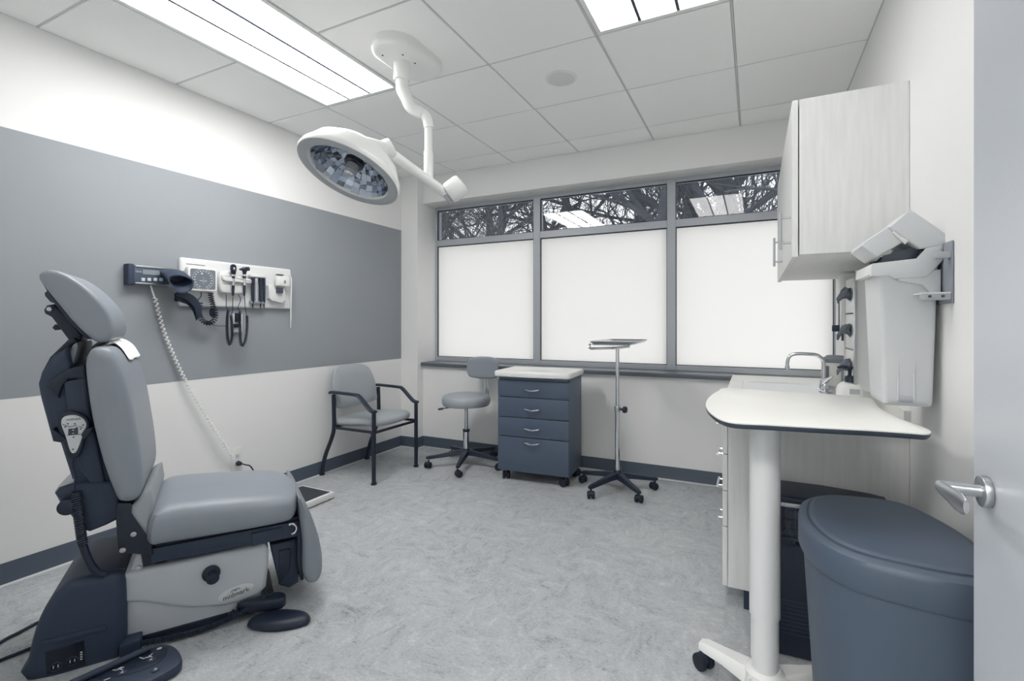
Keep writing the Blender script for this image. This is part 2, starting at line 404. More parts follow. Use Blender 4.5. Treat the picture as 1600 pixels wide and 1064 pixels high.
struct(MB().slab([(3.755, SILL-.034), (3.75, SILL-.02), (3.753, SILL-.004), (3.762, SILL), (YWIN, SILL), (YWIN, SILL-.034)], [(0, XC-.015), (0, -.142)], frame((0, 1, 0), (0, 0, 1), (1, 0, 0))).build('trim_2', 'sill_laminate'))
# outside
struct(MB().box((-26, YWIN+.4, -.6), (16, 34, -.5)).build('ground_outside', 'earth', smooth=False))

# ================================================================== exam chair (local x = forwards, y = its left, near side = -y)
CO, CA = Vector((-2.08, .95)), math.radians(58)
CU = Vector((math.cos(CA), math.sin(CA))); CV = Vector((CU.y, -CU.x))
def cp(px, py, v):
    """picture point on the vertical plane v to the chair's right -> (forward, height)"""
    r = ray(px); d = (CO.dot(CV)+v)/r.dot(CV); w = r*d-CO
    return Vector((w.dot(CU), EYE+(CY-py)/FPX*d))
def side(pts, v, n=0):
    P = [cp(x, y, v) for x, y in pts]
    return smooth_closed(P, n) if n else P
SIDE = frame((1, 0, 0), (0, 0, 1), (0, -1, 0))      # outline (forward, height) extruded along v
chair = thing('examination_chair', 'grey upholstered exam chair with headrest, pale plastic base and black rear box', 'exam chair', (CO.x, CO.y, 0), CA)
V0, V1, VM = -.43, .07, -.18
# base
MB().slab(rrect(-.02, -.35, .50, -.01, .05), rprof(0, .035, .008), frame((1, 0, 0), (0, -1, 0), (0, 0, 1))).build('base_plate', 'black_plastic', chair)
lo = side([(193, 938), (194, 995), (212, 1001), (260, 994), (312, 980), (371, 955), (405, 940), (412, 915), (400, 900), (200, 925)], -.012)
MB().slab(lo, rprof(-.35, -.012, .012, 3), SIDE).build('lower_skirt', 'cover_plastic', chair)
up = side([(183, 907), (187, 901), (203, 895), (413, 850), (420, 856), (420, 880), (416, 918), (405, 931), (375, 942), (347, 949), (300, 952), (260, 949), (224, 943), (192, 944), (184, 936)], 0)
cover = MB().slab(up, rprof(-.36, 0, .018, 4), SIDE).build('base_cover', 'cover_plastic', chair)
MB().slab(side([(203, 897), (208, 880), (214, 864), (222, 860), (225, 880), (222, 897)], -.05), rprof(-.33, -.02, .008, 3), SIDE).build('rear_post', 'cover_plastic', chair)
k = cp(330, 895, 0)
kn = MB().cyl((k.x, -.0, k.y), (k.x, -.012, k.y), .031, 24, bev=.003).build('knob', 'black_plastic', chair)
MB().cyl((k.x+.004, -.012, k.y-.004), (k.x+.006, -.045, k.y-.008), .019, 20, .022, bev=.003).build('knob_grip', 'black_plastic', kn)
b = cp(368.5, 925, 0)
bd = MB().slab(ellipse(0, 0, .064, .0245), rprof(0, .004, .002, 2), frame((.985, 0, .17), (-.17, 0, .985), (0, -1, 0), (b.x, .0, b.y))).build('name_badge', 'badge', chair)
BM = frame((.985, 0, .17), (-.17, 0, .985), (0, -1, 0), (b.x, -.0046, b.y))
text('midmark', .026, BM @ Matrix.Translation((0, -.006, 0)), 'ink', 'badge_lettering', bd)
mb = MB()
for a0, a1, r in ((.15, PI-.15, .006), (.15, PI-.15, .010)):
    for dx in (-.007, .007): mb.tube([BM @ Vector((dx+r*math.cos(a0+(a1-a0)*i/8), .006+r*math.sin(a0+(a1-a0)*i/8), 0)) for i in range(9)], .0008, 5)
mb.build('badge_emblem', 'ink', bd)
# under-seat frame
MB().slab(side([(208, 900), (226, 838), (243, 838), (244, 880), (330, 868), (330, 880), (218, 902)], -.03), rprof(-.32, -.03, .004, 2), SIDE).build('lift_frame', 'black_metal', chair)
MB().slab(side([(236, 858), (466, 814), (468, 838), (390, 852), (237, 881)], .015), rprof(-.37, .015, .004, 2), SIDE).build('seat_rail', 'soft_dark', chair)
MB().slab(side([(240, 850), (470, 806), (472, 816), (242, 860)], .0), rprof(-.36, .0, .003, 2), SIDE).build('seat_pan', 'black_plastic', chair)
MB().slab(side([(393, 834), (440, 824), (442, 842), (394, 853)], .02), rprof(.01, .022, .002, 2), SIDE).build('slide_block', 'soft_dark', chair)
k = cp(455, 828, .03)
MB().tube([(k.x+.022*math.cos(a), -.02, k.y+.022*math.sin(a)) for a in [PI*.62-PI*1.1*i/12 for i in range(13)]], .006, 8).build('chrome_loop', 'chrome', chair)
# seat cushion
def seat_warp(p):
    u = p.x; t = max(0, min(1, (u-.06)/.54)); c = (-p.y-VM)/.25
    z0 = .385-.02*t; z1 = .515-.052*t*t-.006*t
    f = (p.z); edge = max(0, 1-abs(c)) ** .5
    return (u+.012*f, p.y, z0+(z1-z0)*f+(.012*edge if f > .6 else 0))
so = smooth_closed([(.075, .42), (.16, .43), (.36, .43), (.50, .425), (.575, .36), (.60, .18), (.575, 0.0), (.53, -.06), (.36, -.075), (.16, -.07), (.075, -.055), (.065, .18)], 4)
MB().slab(so, [(.03, 0), (.012, .06), (.003, .18), (0, .45), (.003, .68), (.012, .84), (.03, .94), (.06, .99), (.1, 1.0), (.17, 1.0)], I4, seat_warp).build('seat', 'vinyl', chair)
MB().slab(side([(229, 838), (204, 803), (205, 792), (222, 772), (236, 765), (240, 790), (233, 830)], .04), rprof(-.40, .045, .02, 4), SIDE).build('seat_bolster', 'vinyl_light', chair)
# leg rest
lr = side([(468, 781), (477, 785), (487, 806), (498, 838), (504, 868), (504, 893), (498, 908), (487, 913), (478, 908), (474, 890), (474, 850), (470, 815)], .06, 3)
MB().slab(lr, rprof(-.42, .06, .02, 5), SIDE).build('leg_rest', 'vinyl', chair)
MB().slab(side([(466, 815), (472, 822), (475, 906), (470, 908), (464, 880)], .02), rprof(-.38, .02, .004, 2), SIDE).build('leg_rest_plate', 'black_plastic', chair)
MB().slab(side([(423, 852), (462, 842), (466, 858), (467, 910), (452, 919), (437, 915), (428, 880)], -.02), rprof(-.30, -.02, .008, 3), SIDE).build('leg_rest_drive', 'soft_dark', chair)
MB().slab(side([(436, 862), (452, 858), (456, 862), (452, 895), (436, 914)], -.01), rprof(-.03, -.012, .004, 2), SIDE).build('drive_cover', 'black_plastic', chair)
# front foot and cable clip
ft = smooth_closed([at_z(x, y, .03).to_2d() for x, y in ((386, 970), (402, 957), (430, 949), (462, 949), (480, 953), (485, 960), (478, 967), (450, 974), (415, 977))], 3)
ft = [Vector(((p-CO).dot(CU), -(p-CO).dot(CV))) for p in ft]
MB().slab(ft, [(.006, 0), (0, .008), (0, .016), (.006, .025), (.014, .031), (.03, .034)]).build('front_foot', 'black_plastic', chair)
MB().slab(smooth_closed([(.36, -.01), (.48, 0), (.53, -.03), (.52, -.08), (.44, -.06)], 3), rprof(.03, .075, .012, 3)).build('foot_arch', 'black_plastic', chair)
for i in range(3):
    k = cp(358+i*6, 962-i*4, .012); MB().box((k.x-.004, -.03, k.y-.012), (k.x+.004, -.006, k.y+.014), .002).build('cable_clip', 'black_plastic', chair)
k = cp(205, 1004, .02); MB().box((k.x-.03, -.05, .0), (k.x+.03, .03, .05), .006).build('levelling_pad', 'soft_dark', chair)
# rear box
tr = side([(38, 1068), (40, 1040), (47, 1005), (58, 972), (74, 942), (92, 922), (108, 911), (140, 903), (178, 899), (192, 903), (196, 930), (196, 1040), (192, 1068)], .03, 2)
tbx = MB().slab(tr, rprof(-.38, .03, .03, 5), SIDE).build('rear_box', 'soft_dark', chair)
MB().slab(side([(60, 1003), (165, 977), (167, 984), (62, 1011)], .034), rprof(.02, .036, .003, 2), SIDE).build('box_ridge', 'soft_dark', tbx)
MB().slab(side([(70, 1019), (131, 1001), (133, 1040), (73, 1055)], .034), rprof(.02, .033, .001, 1), SIDE).build('outlet_panel', 'black_gloss', tbx)
for x, y in ((87, 1042), (113, 1033)):
    k = cp(x, y, .034); sk = MB().tube([(k.x+.016*math.cos(2*PI*i/16), -.0335, k.y+.014*math.sin(2*PI*i/16)) for i in range(17)], .0012, 5).build('socket_ring', 'soft_dark', tbx)
    for dx in (-.006, .006): MB().box((k.x+dx-.0012, -.0345, k.y-.004), (k.x+dx+.0012, -.033, k.y+.005)).build('socket_slot', 'cover_plastic', sk, smooth=False)
k = cp(127, 1024, .034); mb = MB()
for i in range(4): mb.box((k.x-.003, -.0345, k.y-.015+i*.008), (k.x+.003, -.033, k.y-.0115+i*.008))
mb.build('panel_marks', 'badge', tbx, smooth=False)
# back rest, shell, pivot
bo = side([(146, 543), (136, 552), (131, 568), (134, 606), (143, 662), (159, 724), (178, 775), (187, 786), (205, 786), (217, 778), (222, 755), (219, 715), (212, 670), (205, 630), (195, 590), (183, 560), (168, 545)], .07, 2)
MB().slab(bo, rprof(V0, V1, .036, 7), SIDE).build('backrest', 'vinyl', chair)
sh = side([(104, 542), (81, 557), (63, 584), (58, 600), (62, 622), (81, 691), (93, 693), (100, 715), (116, 764), (168, 760), (185, 775), (160, 700), (142, 640), (135, 590), (133, 573), (112, 576), (107, 560)], -.02)
MB().slab(sh, rprof(-.34, -.02, .018, 4), SIDE).build('back_shell', 'soft_dark', chair)
MB().slab(side([(90, 586), (104, 577), (133, 569), (136, 592), (108, 592), (98, 604), (92, 622), (74, 606), (76, 596)], -.012), rprof(-.03, -.004, .008, 3), SIDE).build('shell_hook', 'black_plastic', chair)
MB().slab(side([(99, 596), (135, 588), (142, 650), (154, 700), (165, 756), (140, 756), (124, 735), (115, 690), (104, 640)], -.012), rprof(-.03, -.006, .01, 3), SIDE).build('shell_panel', 'soft_dark', chair)
MB().slab(side([(84, 772), (90, 764), (114, 756), (174, 752), (186, 770), (193, 808), (165, 822), (140, 832), (126, 829), (114, 812), (96, 790)], .0), rprof(-.36, 0., .014, 3), SIDE).build('lower_housing', 'soft_dark', chair)
MB().slab(side([(83, 770), (90, 760), (118, 748), (112, 765), (98, 780), (92, 790)], -.01), rprof(-.30, -.02, .01, 3), SIDE).build('push_handle', 'cover_plastic', chair)
k = cp(108, 789, .0); MB().cyl((k.x, 0, k.y), (k.x, -.03, k.y), .028, 20, bev=.006).build('housing_knob', 'black_plastic', chair)
piv = MB().slab(side([(183, 786), (204, 786), (216, 800), (236, 838), (238, 868), (184, 864), (181, 815)], .03), rprof(-.38, .03, .004, 2), SIDE).build('pivot_bracket', 'black_metal', chair)
for x, y in ((209, 834), (192, 859), (216, 887)):
    k = cp(x, y, .03); MB().cyl((k.x, -.028, k.y), (k.x, -.037, k.y), .0095, 12, bev=.002).build('bolt', 'brushed', piv)
# headrest
hd = side([(65, 437), (65, 429), (72, 424), (85, 423), (102, 427), (122, 438), (142, 453), (160, 471), (173, 489), (179, 507), (178, 521), (172, 531), (160, 535), (149, 532), (135, 520), (115, 500), (92, 472), (74, 450)], -.05, 2)
hr = MB().slab(hd, rprof(-.345, -.015, .019, 6), SIDE).build('headrest', 'vinyl', chair)
MB().slab(side([(67, 440), (71, 440), (95, 472), (130, 510), (147, 530), (138, 530), (112, 505), (84, 470)], -.06), rprof(-.32, -.04, .003, 2), SIDE).build('headrest_plate', 'black_plastic', hr)
MB().slab(side([(65, 457), (72, 451), (86, 470), (82, 474), (74, 471), (66, 462)], -.07), rprof(-.26, -.10, .004, 2), SIDE).build('headrest_grip', 'soft_dark', chair)
MB().slab(side([(68, 484), (73, 477), (84, 475), (92, 483), (110, 500), (128, 524), (126, 532), (113, 535), (106, 530), (90, 508), (80, 495), (70, 490)], -.12), rprof(-.24, -.12, .006, 3), SIDE).build('headrest_link', 'black_plastic', chair)
k = cp(78, 483, -.12); MB().cyl((k.x, .12, k.y), (k.x, .11, k.y), .008, 14, bev=.002).build('link_pin', 'brushed', chair)
MB().slab(side([(80, 512), (84, 507), (92, 510), (92, 514), (84, 516)], -.13), rprof(-.22, -.14, .003, 2), SIDE).build('release_lever', 'black_plastic', chair)
MB().slab(side([(106, 531), (116, 528), (122, 534), (102, 545), (84, 562), (70, 585), (64, 584), (78, 558)], -.10), rprof(-.26, -.10, .005, 3), SIDE).build('headrest_post', 'black_plastic', chair)
MB().slab(side([(105, 563), (113, 540), (120, 535), (122, 541), (117, 560), (112, 577)], -.06), rprof(-.30, -.06, .003, 2), SIDE).build('slotted_plate', 'print_grey', chair)
# hand control in its clip, with cable
hm = side([(90, 663), (90, 651), (98, 644), (114, 642), (130, 647), (139, 655), (141, 667), (134, 683), (129, 703), (122, 713), (113, 716), (105, 711), (101, 695), (97, 683)], .005, 3)
hc = MB().slab(hm, rprof(-.012, .022, .006, 3), SIDE).build('hand_control', 'black_plastic', chair)
pf = side([(96, 663), (98, 653), (107, 649), (120, 649), (131, 655), (135, 664), (130, 678), (121, 703), (114, 708), (109, 702), (103, 682)], .022, 3)
MB().slab(pf, rprof(.018, .0245, .001, 1), SIDE).build('keypad', 'badge', hc)
def hline(p, w=.0009): 
    q = [cp(x, y, .0245) for x, y in p]; return [(a.x, -.0249, a.y) for a in q]
mb = MB()
for p in ([(98, 663), (109, 667), (120, 664)], [(123.5, 666), (130, 668)], [(105, 680), (126, 678.5)]): mb.tube(hline(p), .0011, 5)
q = cp(114.5, 674, .0245); mb.box((q.x-.0125, -.0256, q.y-.0105), (q.x+.0125, -.0246, q.y+.0105))
for x, y in ((106, 662), (117, 662), (102, 667), (120, 668), (130, 664), (126, 670), (115, 683), (114, 702)): q = cp(x, y, .0245); mb.box((q.x-.0022, -.0254, q.y-.0022), (q.x+.0022, -.0246, q.y+.0022))
o_ = mb.build('keypad_symbols', 'ink', hc); o_['kind'] = 'stuff'
mb = MB()
for y in (672, 677): q = cp(114.5, y, .0245); mb.ball((q.x, -.0258, q.y), .0022)
mb.build('lock_dots', 'badge', hc)
q = cp(115, 655, .0245); text('midmark', .0105, frame((1, 0, 0), (0, 0, 1), (0, -1, 0), (q.x, -.025, q.y)), 'ink', 'keypad_lettering', hc, .0003)
for pts in ([(84, 669), (98, 678), (103, 684), (97, 688), (91, 683)], [(128, 678), (134, 669), (147, 667), (141, 678), (133, 685)]):
    MB().slab(side(pts, .012), rprof(-.02, .03, .003, 2), SIDE).build('holder_clip', 'black_plastic', chair)
def cpath(pts, v): return [(lambda q: Vector((q.x, -v, q.y)))(cp(x, y, v)) for x, y in pts]
cord = MB().tube(smooth_open(cpath([(114, 714), (114, 728), (118, 745), (116, 758), (117, 768)], .02)), .0035, 6).build('hand_control_cable', 'black_plastic', chair)
MB().tube(coil(smooth_open(cpath([(118, 768), (122, 800), (126, 830), (129, 850)], .02)), .0115, 24, 9), .0042, 5).build('cable_coil', 'black_plastic', cord)
MB().tube(smooth_open(cpath([(128, 846), (134, 865), (142, 882), (153, 894), (166, 897)], .02)), .0125, 8).build('cable_sleeve', 'black_plastic', cord)
MB().tube(smooth_open(cpath([(158, 897), (168, 893), (180, 890), (196, 890)], .0)), .003, 6).build('cable_tail', 'black_plastic', cord)
# white paper over the top of the backrest
pp = [Vector((q.x, q.y)) for q in (cp(x, y, -.1) for x, y in ((141, 566), (140, 550), (147, 540), (160, 535), (175, 537), (190, 547), (203, 564)))]
pp = smooth_open(pp, 4); mb = MB(); vs = [-.40+.30*i/8 for i in range(9)]
ringA = [[(p.x+.002*math.sin(v*60+p.y*40), -v, p.y+.004+.003*math.sin(v*45)) for p in pp] for v in vs]
ringB = [[(a, b_, c-.0012) for a, b_, c in r] for r in ringA]
mb.loft([r+rb[::-1] for r, rb in zip(ringA, ringB)])
sheet = tag(mb.build('paper_sheet', 'paper'), 'small white paper sheet draped over the top of the exam chair backrest', 'paper sheet')
sheet.location = (CO.x, CO.y, 0); sheet.rotation_euler = (0, 0, CA)

# foot control on the floor beside the chair
fc = thing('foot_control', 'black foot control pad with white symbols on the floor by the chair base', 'foot control', (CO.x, CO.y, 0), CA)
def fl(x, y, z): w = at_z(x, y, z).to_2d()-CO; return Vector((w.dot(CU), -w.dot(CV)))
po = smooth_closed([fl(x, y, .03) for x, y in ((283, 1022), (274, 1010), (255, 1007), (215, 1020), (160, 1042), (80, 1085), (60, 1110), (100, 1130), (170, 1100), (230, 1068), (272, 1045), (284, 1034))], 3)
MB().slab(po, [(.006, .0), (0, .008), (0, .022), (.005, .031), (.014, .034)]).build('pad_body', 'soft_dark', fc)
pi = smooth_closed([fl(x, y, .034) for x, y in ((262, 1017), (252, 1012), (215, 1025), (150, 1054), (160, 1062), (215, 1050), (250, 1034))], 3)
MB().slab(pi, rprof(.03, .0365, .002, 2)).build('pad_top', 'black_plastic', fc)
a, b2 = fl(234, 1010, .05), fl(110, 1066, .05)
MB().tube([(a.x, a.y, .045), (b2.x, b2.y, .045)], .011, 10).build('guard_bar', 'soft_dark', fc)
def sym(lines, z=.038):
    mb = MB()
    for p in lines: mb.tube([(*fl(x, y, z), z) for x, y in p], .0016, 5)
    return mb
sym([[(218, 1027), (224, 1029), (234, 1026), (238, 1021)], [(233, 1024), (238, 1027)]]).build('pad_symbol', 'badge', fc)
sym([[(176, 1047), (182, 1047), (194, 1042)], [(186, 1044), (192, 1047)], [(184, 1046), (190, 1042)]]).build('pad_symbol', 'badge', fc)
sym([[(162, 1063), (168, 1061), (172, 1059)]]).build('pad_symbol', 'badge', fc)
for x, y in ((236, 1031), (243, 1046), (191, 1051)):
    q = fl(x, y, .037); MB().cyl((q.x, q.y, .034), (q.x, q.y, .039), .013, 16, bev=.002).build('pad_button', 'soft_dark', fc)
    MB().slab([(q.x-.005, q.y-.004), (q.x+.005, q.y-.004), (q.x, q.y+.005)], [(0, .0388), (0, .0396)]).build('button_arrow', 'badge', fc, smooth=False)
q = fl(249, 1013, .037); MB().slab(ellipse(q.x, q.y, .008, .006, 16), rprof(.034, .038, .001, 1)).build('pad_light', 'badge', fc)
cc = [cp(x, y, .03) for x, y in ((222, 1004), (260, 997), (310, 985), (360, 965), (395, 946), (410, 934), (420, 925))]
cc = smooth_open([Vector((p.x, -.035, max(.014, p.y))) for p in cc], 5)
MB().tube(coil(cc, .0085, 62, 8), .0032, 5).build('coiled_cord', 'black_plastic', fc)
# power cords
w1 = smooth_open([at_z(x, y, .006) for x, y in ((60, 972), (30, 988), (0, 1004), (-60, 1045))], 5)
w2 = smooth_open([at_z(x, y, .006) for x, y in ((50, 1012), (25, 1022), (0, 1032), (-60, 1060))], 5)
tag(MB().tube(w1, .006, 7).build('power_cord', 'black_plastic'), 'upper of two black power cords leaving the chair rear box at the left edge', 'cord', 'power cords on the floor')
tag(MB().tube(w2, .006, 7).build('power_cord', 'black_plastic'), 'lower of two black power cords leaving the chair rear box at the left edge', 'cord', 'power cords on the floor')

# ================================================================== left wall: diagnostic board, readout, outlet
XW = XL+.0015
YZ = frame((0, 1, 0), (0, 0, 1), (1, 0, 0))        # outline (y, z) extruded out of the left wall
def lw(px, py, off=0.): p = at_x(px, py, XL+off); return Vector((p.y, p.z))
def lwbox(mb, x0, y0, x1, y1, off, t, bev=.003):
    a, b = lw(x0, y0, off), lw(x1, y1, off); return mb.box((XL+off-t, a.x, b.y), (XL+off, b.x, a.y), bev)
board = thing('diagnostic_board', 'white rectangular wall board carrying medical instruments on the grey band', 'wall board', (XW, 2.07, 1.30))
def kid(o, p): o.parent = p; o.matrix_parent_inverse = Matrix.Translation(-Vector(p.location)) ; return o
def on(mb, name, m, p, **k): return kid(mb.build(name, m, None, **k), p)
on(MB().slab(rrect(1.695, 1.297, 2.452, 1.588, .014), [(0, XW), (0, XW+.016), (.004, XW+.021), (.012, XW+.023)], YZ), 'panel', 'plastic_cream', board)
on(lwbox(MB(), 291, 411.5, 321, 415.5, .026, .004, .001), 'logo_slot', 'ink', board, smooth=False)
on(MB().slab(smooth_closed([lw(x, y, .05) for x, y in ((343, 427), (350, 424), (361, 424), (390, 436), (392, 441), (386, 446), (384, 456), (376, 459.5), (352, 458.5), (343, 453))], 3), rprof(XW+.02, XW+.058, .012, 4), YZ), 'handle_cradle', 'plastic_cream', board)
on(MB().slab(smooth_closed([lw(x, y, .06) for x, y in ((346, 429), (352, 430), (388, 438.5), (391, 441), (386, 442.5), (352, 439.5), (346, 436))], 3), rprof(XW+.05, XW+.075, .006, 3), YZ), 'cradle_lip', 'plastic_white', board)
on(lwbox(MB(), 365, 490, 379, 519, .02, .019, .003), 'transformer', 'plastic_cream', board)
on(lwbox(MB(), 368.5, 489, 377, 503, .034, .013, .002), 'transformer_plug', 'black_plastic', board)
on(lwbox(MB(), 366, 506, 377, 511.5, .03, .01, .002), 'transformer_label', 'black_plastic', board)
# instruments hanging in the cradle
def instrument(label, head, px, ytop, cordp, otos):
    t = thing('otoscope' if otos else 'ophthalmoscope', label, 'medical instrument', (XW+.07, at_x(px, 440, XW+.07).y, at_x(px, 440, XW+.07).z))
    def q(x, y, o=.075): p = lw(x, y, o); return (XL+o, p.x, p.y)
    on(MB().tube([q(px-.4, 462), q(px-.2, 452), q(px, 444)], [.006, .0085, .0085], 12), 'handle', 'black_plastic', t)
    on(MB().tube([q(px, 446), q(px, 441), q(px, 440), q(px, 434)], [.0095, .0095, .0075, .0075], 14), 'chrome_collar', 'chrome', t)
    on(MB().tube([q(px, 435), q(px, 432), q(px, 430)], [.010, .011, .009], 12), 'neck', 'black_plastic', t)
    if otos:
        on(MB().tube([q(px, 431), q(px, 426), q(px+.4, 421), q(px+.5, 417.5)], [.009, .012, .018, .012], 12), 'head', 'black_gloss', t)
        on(MB().tube([q(px+6.5, 420), q(px-2, 420.5), q(px-8, 421)], [.014, .013, .004], 12), 'speculum', 'black_plastic', t)
    else:
        on(MB().tube([q(px, 431), q(px, 427), q(px, 420), q(px, 415), q(px, 413)], [.008, .015, .019, .017, .008], 12), 'head', 'black_gloss', t)
        on(MB().ball((XL+.093, lw(px+1, 420, .09).x, lw(px+1, 420, .09).y), .008, sc=(.6, .8, 1.3)), 'lens', 'brushed', t)
    on(MB().tube([q(px, 431.6), q(px, 428.8)], [.0115, .0115], 14), 'chrome_ring', 'chrome', t)
    ends, loop, out = cordp
    c = on(MB().tube(smooth_open([q(*p) for p in ends]), .0022, 6), 'cord', 'black_plastic', t)
    on(MB().tube(coil(smooth_open([q(*p) for p in loop], 8), .0075, 46, 7), .0032, 4), 'coiled_cord', 'black_plastic', c)
    on(MB().tube(smooth_open([q(*p) for p in out]), .0022, 6), 'cord_tail', 'black_plastic', c)
instrument('black ophthalmoscope with round head, left of two instruments in the wall cradle', 0, 364.5, 413, ([(364, 462), (363.5, 478), (363, 487), (361, 492)], [(361, 493), (362.5, 510), (362.5, 528), (359.5, 538), (356.5, 534), (355, 520), (355, 500), (356.5, 485)], [(356.5, 486), (353.5, 478), (353.5, 470), (353.5, 459)]), False)
instrument('black otoscope with cone head, right of two instruments in the wall cradle', 0, 382, 417, ([(382, 462), (383, 478), (384, 488), (386, 492)], [(386, 493), (386, 512), (384, 530), (380, 539.5), (376, 536), (375, 515), (374.5, 497), (374.5, 486)], [(374.5, 486), (372, 480), (376, 468), (372, 460)]), True)
# specula dispenser
sd = thing('specula_dispenser', 'row of dark cone tubes under a pale cap on the wall board', 'dispenser', (XW+.03, lw(404, 480).x, lw(404, 480).y))
on(lwbox(MB(), 391.5, 428.5, 415.5, 434.5, .055, .03, .004), 'cap', 'plastic_cream', sd)
on(lwbox(MB(), 392.5, 470, 414.5, 475, .05, .025, .002), 'tray', 'print_grey', sd)
for x, m in ((395, 'black_plastic'), (400.5, 'lamp_grey'), (407, 'black_plastic'), (412.5, 'black_plastic')):
    a, b_ = lw(x, 434.5, .045), lw(x, 472, .045); on(MB().cyl((XL+.045, a.x, a.y), (XL+.045, b_.x, b_.y), .0095, 12), 'tube', m, sd)
    if m == 'black_plastic':
        c = lw(x, 482, .045); on(MB().cyl((XL+.045, b_.x, b_.y), (XL+.045, c.x, c.y), .006, 10, .0025), 'nozzle', m, sd)
# thermometer unit
th = thing('thermometer', 'white probe thermometer in a holder at the right end of the wall board', 'thermometer', (XW+.03, lw(440, 470).x, lw(440, 470).y))
on(MB().slab([lw(x, y, .05) for x, y in ((419, 446), (424, 445), (428, 451), (436, 452), (444, 448), (447, 467), (440, 474), (424, 470), (420, 466))], rprof(XW+.02, XW+.055, .006, 3), YZ), 'holder', 'plastic_cream', th)
on(lwbox(MB(), 434.5, 430, 453, 448, .075, .035, .006), 'body', 'plastic_white', th)
on(lwbox(MB(), 435, 428, 443.5, 430.5, .08, .03, .002), 'dark_top', 'ink', th)
on(lwbox(MB(), 434, 449, 443, 458, .075, .025, .003), 'display', 'ink', th)
on(lwbox(MB(), 444, 438, 447, 443, .077, .004, .001), 'button', 'print_grey', th)
def q0(x, y, o): p = lw(x, y, o); return (XL+o, p.x, p.y)
on(MB().tube(smooth_open([q0(453, 430, .05), q0(455, 440, .055), q0(454.5, 470, .05), q0(454.5, 495, .045), q0(454, 512, .04)]), [.006, .006, .0055, .0045, .003], 8), 'probe_cord', 'plastic_cream', th)
# blood pressure gauge
bp = thing('blood_pressure_gauge', 'square wall gauge with round dial in a white frame on the board', 'pressure gauge', (XW+.03, lw(318, 450).x, lw(318, 450).y))
on(lwbox(MB(), 289, 421, 336, 458, .05, .03, .01), 'gauge_back', 'plastic_cream', bp)
a, b_ = lw(293.5, 415, .08), lw(340, 456.5, .08)
on(MB().slab(rrect(a.x, b_.y, b_.x, a.y, .02), rprof(XL+.045, XL+.08, .006, 3), YZ), 'gauge_frame', 'plastic_white', bp)
on(MB().slab(rrect(a.x+.014, b_.y+.014, b_.x-.014, a.y-.014, .01), [(0, XL+.078), (0, XL+.0815)], YZ), 'dial_face', 'dial', bp)
c = (a+b_)/2; rr = .058
on(MB().tube([(XL+.082, c.x+rr*1.06*math.cos(2*PI*i/40), c.y+rr*1.06*math.sin(2*PI*i/40)) for i in range(41)], .0011, 5), 'dial_ring', 'badge', bp)
for i in range(17):
    t = PI*1.5-PI*1.78*(i-8)/16-PI; t = -PI/2-PI*.86+PI*1.72*i/16+PI
    p = (c.x+rr*.86*math.cos(t), c.y+rr*.86*math.sin(t)); on(MB().box((XL+.0815, p[0]-.0042, p[1]-.0028), (XL+.0823, p[0]+.0042, p[1]+.0028)), 'dial_mark', 'badge', bp, smooth=False)
on(MB().tube([(XL+.083, c.x, c.y-.03), (XL+.083, c.x, c.y+.014)], .0011, 5), 'dial_needle', 'badge', bp)
on(MB().cyl((XL+.081, c.x-.008, c.y+.034), (XL+.0825, c.x-.008, c.y+.034), .006, 14), 'dial_logo', 'badge', bp)
on(MB().box((XL+.0815, c.x-.022, c.y-.012), (XL+.0823, c.x-.004, c.y-.008)).box((XL+.0815, c.x+.005, c.y-.012), (XL+.0823, c.x+.022, c.y-.008)), 'dial_print', 'badge', bp, smooth=False)
tb = on(MB().tube(coil(smooth_open([q0(*p) for p in ((329, 458, .06), (332, 475, .06), (337, 490, .06), (335, 500, .06), (327, 505, .06), (318, 502, .06), (312, 492, .06), (313, 473, .06))], 8), .0125, 27, 10), .0036, 5), 'coiled_tube', 'black_plastic', bp)
on(MB().tube(smooth_open([q0(*p) for p in ((313, 474, .06), (309, 470, .06), (314, 463, .06), (314, 457, .06))]), .003, 6), 'tube_tail', 'black_plastic', tb)
on(MB().ball(q0(332, 488, .045), .022, sc=(.8, .8, 1.4)), 'inflation_bulb', 'black_plastic', bp)
on(MB().tube(smooth_open([q0(*p) for p in ((310, 499, .05), (325, 505, .02), (340, 509, .012), (352, 509, .03))]), .0018, 5), 'thin_lead', 'black_plastic', bp)
# cuff in its basket
cf = thing('blood_pressure_cuff', 'black cuff bunched in a dark open basket in front of the gauge', 'cuff', (XW+.06, lw(280, 470).x, lw(280, 470).y))
def ringpts(pts, off): return [Vector(q0(x, y, off)) for x, y in pts]
A = smooth_closed(ringpts([(249, 424), (258, 421), (272, 420.5), (284, 423), (290, 428), (284, 436), (272, 438), (258, 432)], .06), 3)
B = smooth_closed(ringpts([(262, 437), (268, 430), (284, 430), (298, 435), (303, 440), (300, 452), (288, 458), (274, 455)], .15), 3)
Bi = [p+(sum(B, Vector())/len(B)-p)*.12 for p in B]; Ai = [a_.lerp(b2_, .75) for a_, b2_ in zip(Bi, A)]; ctr = sum(Ai, Vector())/len(Ai); Ai = [p+(ctr-p)*.2 for p in Ai]
on(MB().loft([A, [p.lerp(q_, .5)+Vector((0, 0, .004)) for p, q_ in zip(A, B)], B, Bi, Ai]), 'basket', 'soft_dark', cf)
def strap(c1, o1, w, name):
    P = smooth_open([Vector(q0(x, y, o1)) for x, y in c1], 5); d = Vector((0, .62, .78))*w
    L_ = [p-d/2 for p in P]; R_ = [p+d/2 for p in P]; n_ = Vector((.003, 0, 0))
    on(MB().loft([[a, b2, b2+n_, a+n_] for a, b2 in zip(L_, R_)]), name, 'black_plastic', cf)
strap([(278, 457), (290, 462), (300, 468), (308, 478), (311, 492)], .10, .045, 'cuff_strap')
